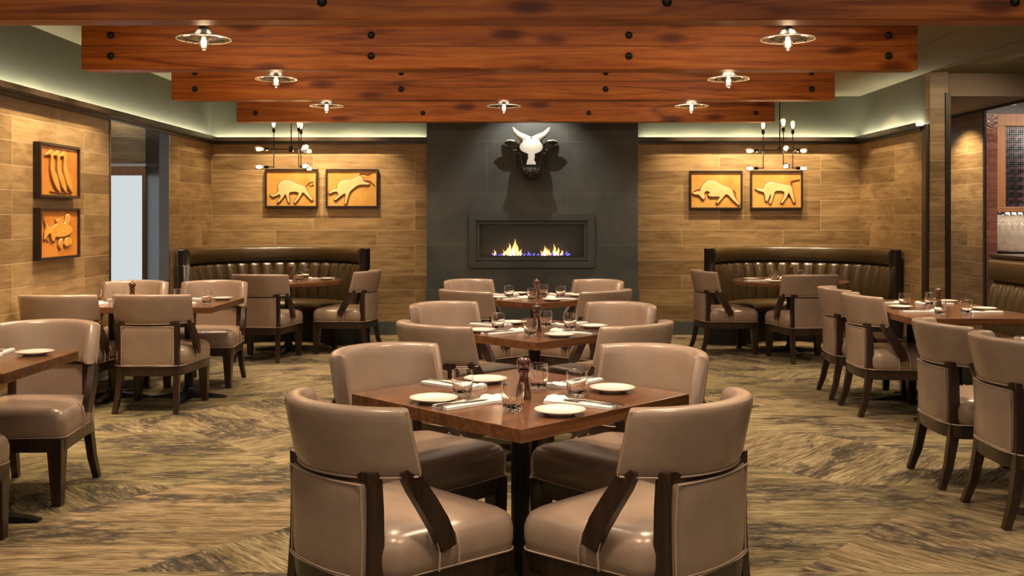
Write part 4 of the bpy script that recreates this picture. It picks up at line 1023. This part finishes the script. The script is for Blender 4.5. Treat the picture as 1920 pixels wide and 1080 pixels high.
def setting(tx, ty, fx, fy, plate, nap, gls, where, tbl, nrot=0.0, cut=True):
    """(fx,fy) facing of the diner; offsets are (forward, right) from the table centre"""
    L = math.hypot(fx, fy); fx, fy = fx/L, fy/L; rx, ry = fy, -fx
    def W(p, z=TOP): return (tx+fx*p[0]+rx*p[1], ty+fy*p[0]+ry*p[1], z)
    rz = math.atan2(-fx, fy)
    if plate: put(plate0, W(plate, TOP), rz, 'white side plate %s of the %s' % (where, tbl), 'white side plates on the '+tbl)
    if nap:
        put(napkin0, W(nap, TOP+.0002), rz+nrot, 'folded white napkin %s of the %s' % (where, tbl), 'folded napkins on the '+tbl)
        if cut:
            c, s = math.cos(nrot), math.sin(nrot)
            put(fork0, W((nap[0]-.04, nap[1]-.014), TOP+.0122), rz+nrot+.05, 'steel fork %s of the %s' % (where, tbl), 'forks on the '+tbl)
            put(knife0, W((nap[0]-.045, nap[1]+.016), TOP+.0122), rz+nrot-.04, 'steel knife %s of the %s' % (where, tbl), 'knives on the '+tbl)
    if gls: put(glass0, W(gls), rz, 'clear glass tumbler %s of the %s' % (where, tbl), 'tumblers on the '+tbl)
for i, (x, y, nm) in enumerate(CT):
    setting(x, y, 1, 1, (-.345, -.105), (-.285, .025), (-.26, .22), 'at the near left seat', nm, -.08)
    setting(x, y, -1, 1, (-.375, -.185), (-.315, .00+.0), (-.19, .11), 'at the near right seat', nm, .25)
    setting(x, y, -1, -1, (-.287, -.217), (-.315, -.0), (-.13, .03), 'at the far right seat', nm, .1)
    setting(x, y, 1, -1, (-.285, -.085), (-.312, .07), (-.12, .19), 'at the far left seat', nm, .1)
    put(mill0, (x+.012, y-.10, TOP), 0, 'dark red wooden pepper mill in the middle of the '+nm, 'pepper mills on the tables')
# left wall table: near side diners face away, far side face the camera
nm = 'left wall table'; tx, ty = -2.88, 7.935
setting(tx+.34, ty, 0, 1, (-.34, -.16), (-.28, .0), (-.17, .15), 'at the near right seat', nm)
setting(tx-.34, ty, 0, 1, (-.34, -.16), (-.28, .0), (-.17, .15), 'at the near left seat', nm)
setting(tx+.34, ty, 0, -1, (-.24, -.15), (-.27, .04), (-.12, .16), 'at the far right seat', nm)
setting(tx-.34, ty, 0, -1, (-.30, -.15), (-.27, .0), (-.12, .14), 'at the far left seat', nm)
put(mill0, (px(248, 8.0), 8.0, TOP), 0, 'dark wooden pepper mill on the left wall table', 'pepper mills on the tables')
nm = 'table at the left edge'; tx, ty = -2.82, 4.71
setting(tx+.36, ty, 0, -1, (-.22, -.10), (-.24, .10), (-.03, .17), 'at the far right seat', nm, .15)
setting(tx-.36, ty, 0, -1, (-.24, -.14), (-.26, .0), (-.10, .15), 'at the far left seat', nm)
# right wall table
nm = 'long right-hand table'
def rset(xp, yp, z=TOP):
    Y = (CAMH-z)*1886/(yp-405); return px(xp, Y), Y
setting(3.08, 7.20, 1, 0, (-.25, -.21), (-.22, .08), (-.16, .27), 'at the near aisle seat', nm)
setting(3.08, 7.87, 1, 0, (-.27, -.18), (-.22, .05), (-.16, .30), 'at the far aisle seat', nm)
setting(3.08, 7.10, -1, 0, (-.30, .17), (-.20, -.02), (-.05, -.10), 'at the near bench seat', nm, .2)
setting(3.08, 7.75, -1, 0, (-.30, .16), (-.14, .0), (-.06, -.12), 'at the far bench seat', nm)
put(mill0, (3.08, 7.34, TOP), 0, 'dark red wooden pepper mill on the long right-hand table', 'pepper mills on the tables')
nm = 'table at the right edge'
setting(3.13, 5.40, 1, 0, (-.27, .03), (-.22, -.16), None, 'at the far aisle seat', nm)
# booth tables
for (cx, cy), nm, lay in ((LBT, 'left booth table', [(0, 1), (1, .3), (.2, -1), (-1, -.4)]), (RBT, 'right booth table', [(.3, 1), (1, .1), (-.2, -1), (-1, -.3)])):
    wd = ['at the near seat', 'at the left seat', 'at the far seat', 'at the right seat']
    for (fx, fy), w_ in zip(lay, wd):
        setting(cx, cy, fx, fy, (-.38, -.14), (-.36, .03), (-.22, .16), w_, nm)
    put(mill0, (cx+.02, cy+.02, TOP), 0, 'dark wooden pepper mill on the '+nm, 'pepper mills on the tables')

# ------------------------------------------------------------------ bar: wine cabinet, bottles, hanging glasses, counter
cb_ = thing('wine_cabinet', 'cherry wood framed wine display behind the bar at the right edge', 'cabinet', (0, 0, 0))
cx0, cx1 = px(1870, YK), px(1870, YK)+1.25
z0, z1 = pz(398, YK), pz(213, YK)
obj('frame', frame_bm(px(1886, YK), cx1-.1, pz(388, YK), pz(236, YK), cx0, cx1, z0, z1, YK, YK+.06), M['orangewood'], cb_, smooth=False, bevel=.004)
b = BM(); box(b, cx0+.02, cx1-.02, YK+.26, YK+.28, z0, z1); obj('back', b, plain('plum_back', (.26, .085, .13), .5), cb_, smooth=False)
b = BM()
x = px(1886, YK)
while x < cx1-.1:
    box(b, x, x+.003, YK+.03, YK+.033, pz(388, YK), pz(236, YK)); x += .022
z = pz(388, YK)
while z < pz(236, YK):
    box(b, px(1886, YK), cx1-.1, YK+.034, YK+.037, z, z+.003); z += .022
obj('wire_grille', b, M['chrome'], cb_, smooth=False)
bot0 = thing('wine_bottle', 'x', 'bottle')
b = BM(); lathe(b, [(0, 0), (.036, 0), (.037, .01), (.037, .16), (.032, .18), (.014, .205), (.0135, .25), (0, .25)], 16); o = obj('body', b, M['bottle'], bot0); o.rotation_euler = (R(90), 0, 0)
b = BM(); lathe(b, [(.0145, .215), (.015, .225), (.0155, .285), (.0, .29)], 12); o = obj('foil', b, M['foil'], bot0); o.rotation_euler = (R(90), 0, 0)
learn(bot0)
k = 0
for r_ in range(10):
    for c_ in range(3):
        xx, zz = px(1886, YK)+.05+c_*.10, pz(388, YK)+.05+r_*.092
        lb = 'wine bottle lying in the cabinet, row %s, %s column' % (['lowest', 'second lowest', 'third lowest', 'fourth lowest', 'middle lower', 'middle upper', 'fourth highest', 'third highest', 'second highest', 'highest'][r_], ['left', 'middle', 'right'][c_])
        if k == 0: bot0.location = (xx, YK+.255, zz); bot0['label'] = lb; bot0['group'] = 'bottles in the wine cabinet'
        else: dup(bot0, (xx, YK+.255, zz), 0, lb)
        k += 1
for o in list(COL.objects):
    if o.name.startswith('wine_bottle'): o.scale = (.85, .72, .85)
rk = obj('stemware_rack', (lambda b: ([box(b, px(1871, YK)+.0+.075*i, px(1871, YK)+.02+.075*i, YK+.02, YK+.24, pz(402, YK), z0) for i in range(14)], b)[1])(BM()), M['chrome'], smooth=False)
tag(rk, 'metal rack for hanging stemware beneath the wine cabinet', 'rack')
wg0 = None
words = ['first', 'second', 'third', 'fourth', 'fifth', 'sixth', 'seventh', 'eighth']
for i in range(8):
    xx = px(1871, YK)+.048+.075*i; lb = 'wine glass hanging upside down under the wine cabinet, %s from the left' % words[i]
    if wg0 is None:
        b = BM(); pr = [(.033, 0), (.033, -.002), (.006, -.006), (.0035, -.012), (.0035, -.085), (.010, -.094), (.030, -.115), (.038, -.145), (.036, -.175), (.031, -.205), (.0295, -.205), (.0345, -.175), (.0365, -.145), (.029, -.117), (.008, -.098), (0, -.096)]
        lathe(b, [(0, 0)]+pr, 20); wg0 = obj('wine_glass', b, M['glass'], auto=50); tag(wg0, lb, 'glass', 'hanging wine glasses'); wg0.location = (xx, YK+.13, pz(402, YK)+.006)
    else:
        o = wg0.copy(); COL.objects.link(o); o.location.x = xx; o['label'] = lb
b = BM(); box(b, 5.63, 7.3, YK-.25, YK+.29, pz(474, YK), pz(470, YK)); o = obj('counter_top', b, M['darkwood'], smooth=False, bevel=.004)
b = BM(); box(b, 5.64, 7.3, YK-.2, YK+.28, 0, pz(474, YK)); bc = thing('bar_counter', 'dark bar counter below the hanging glasses at the right edge', 'counter', (0, 0, 0)); o.parent = bc; obj('body', b, M['darkwood'], bc, smooth=False)
point((6.5, YK-.9, 2.4), 5, (1, .85, .7), .05)
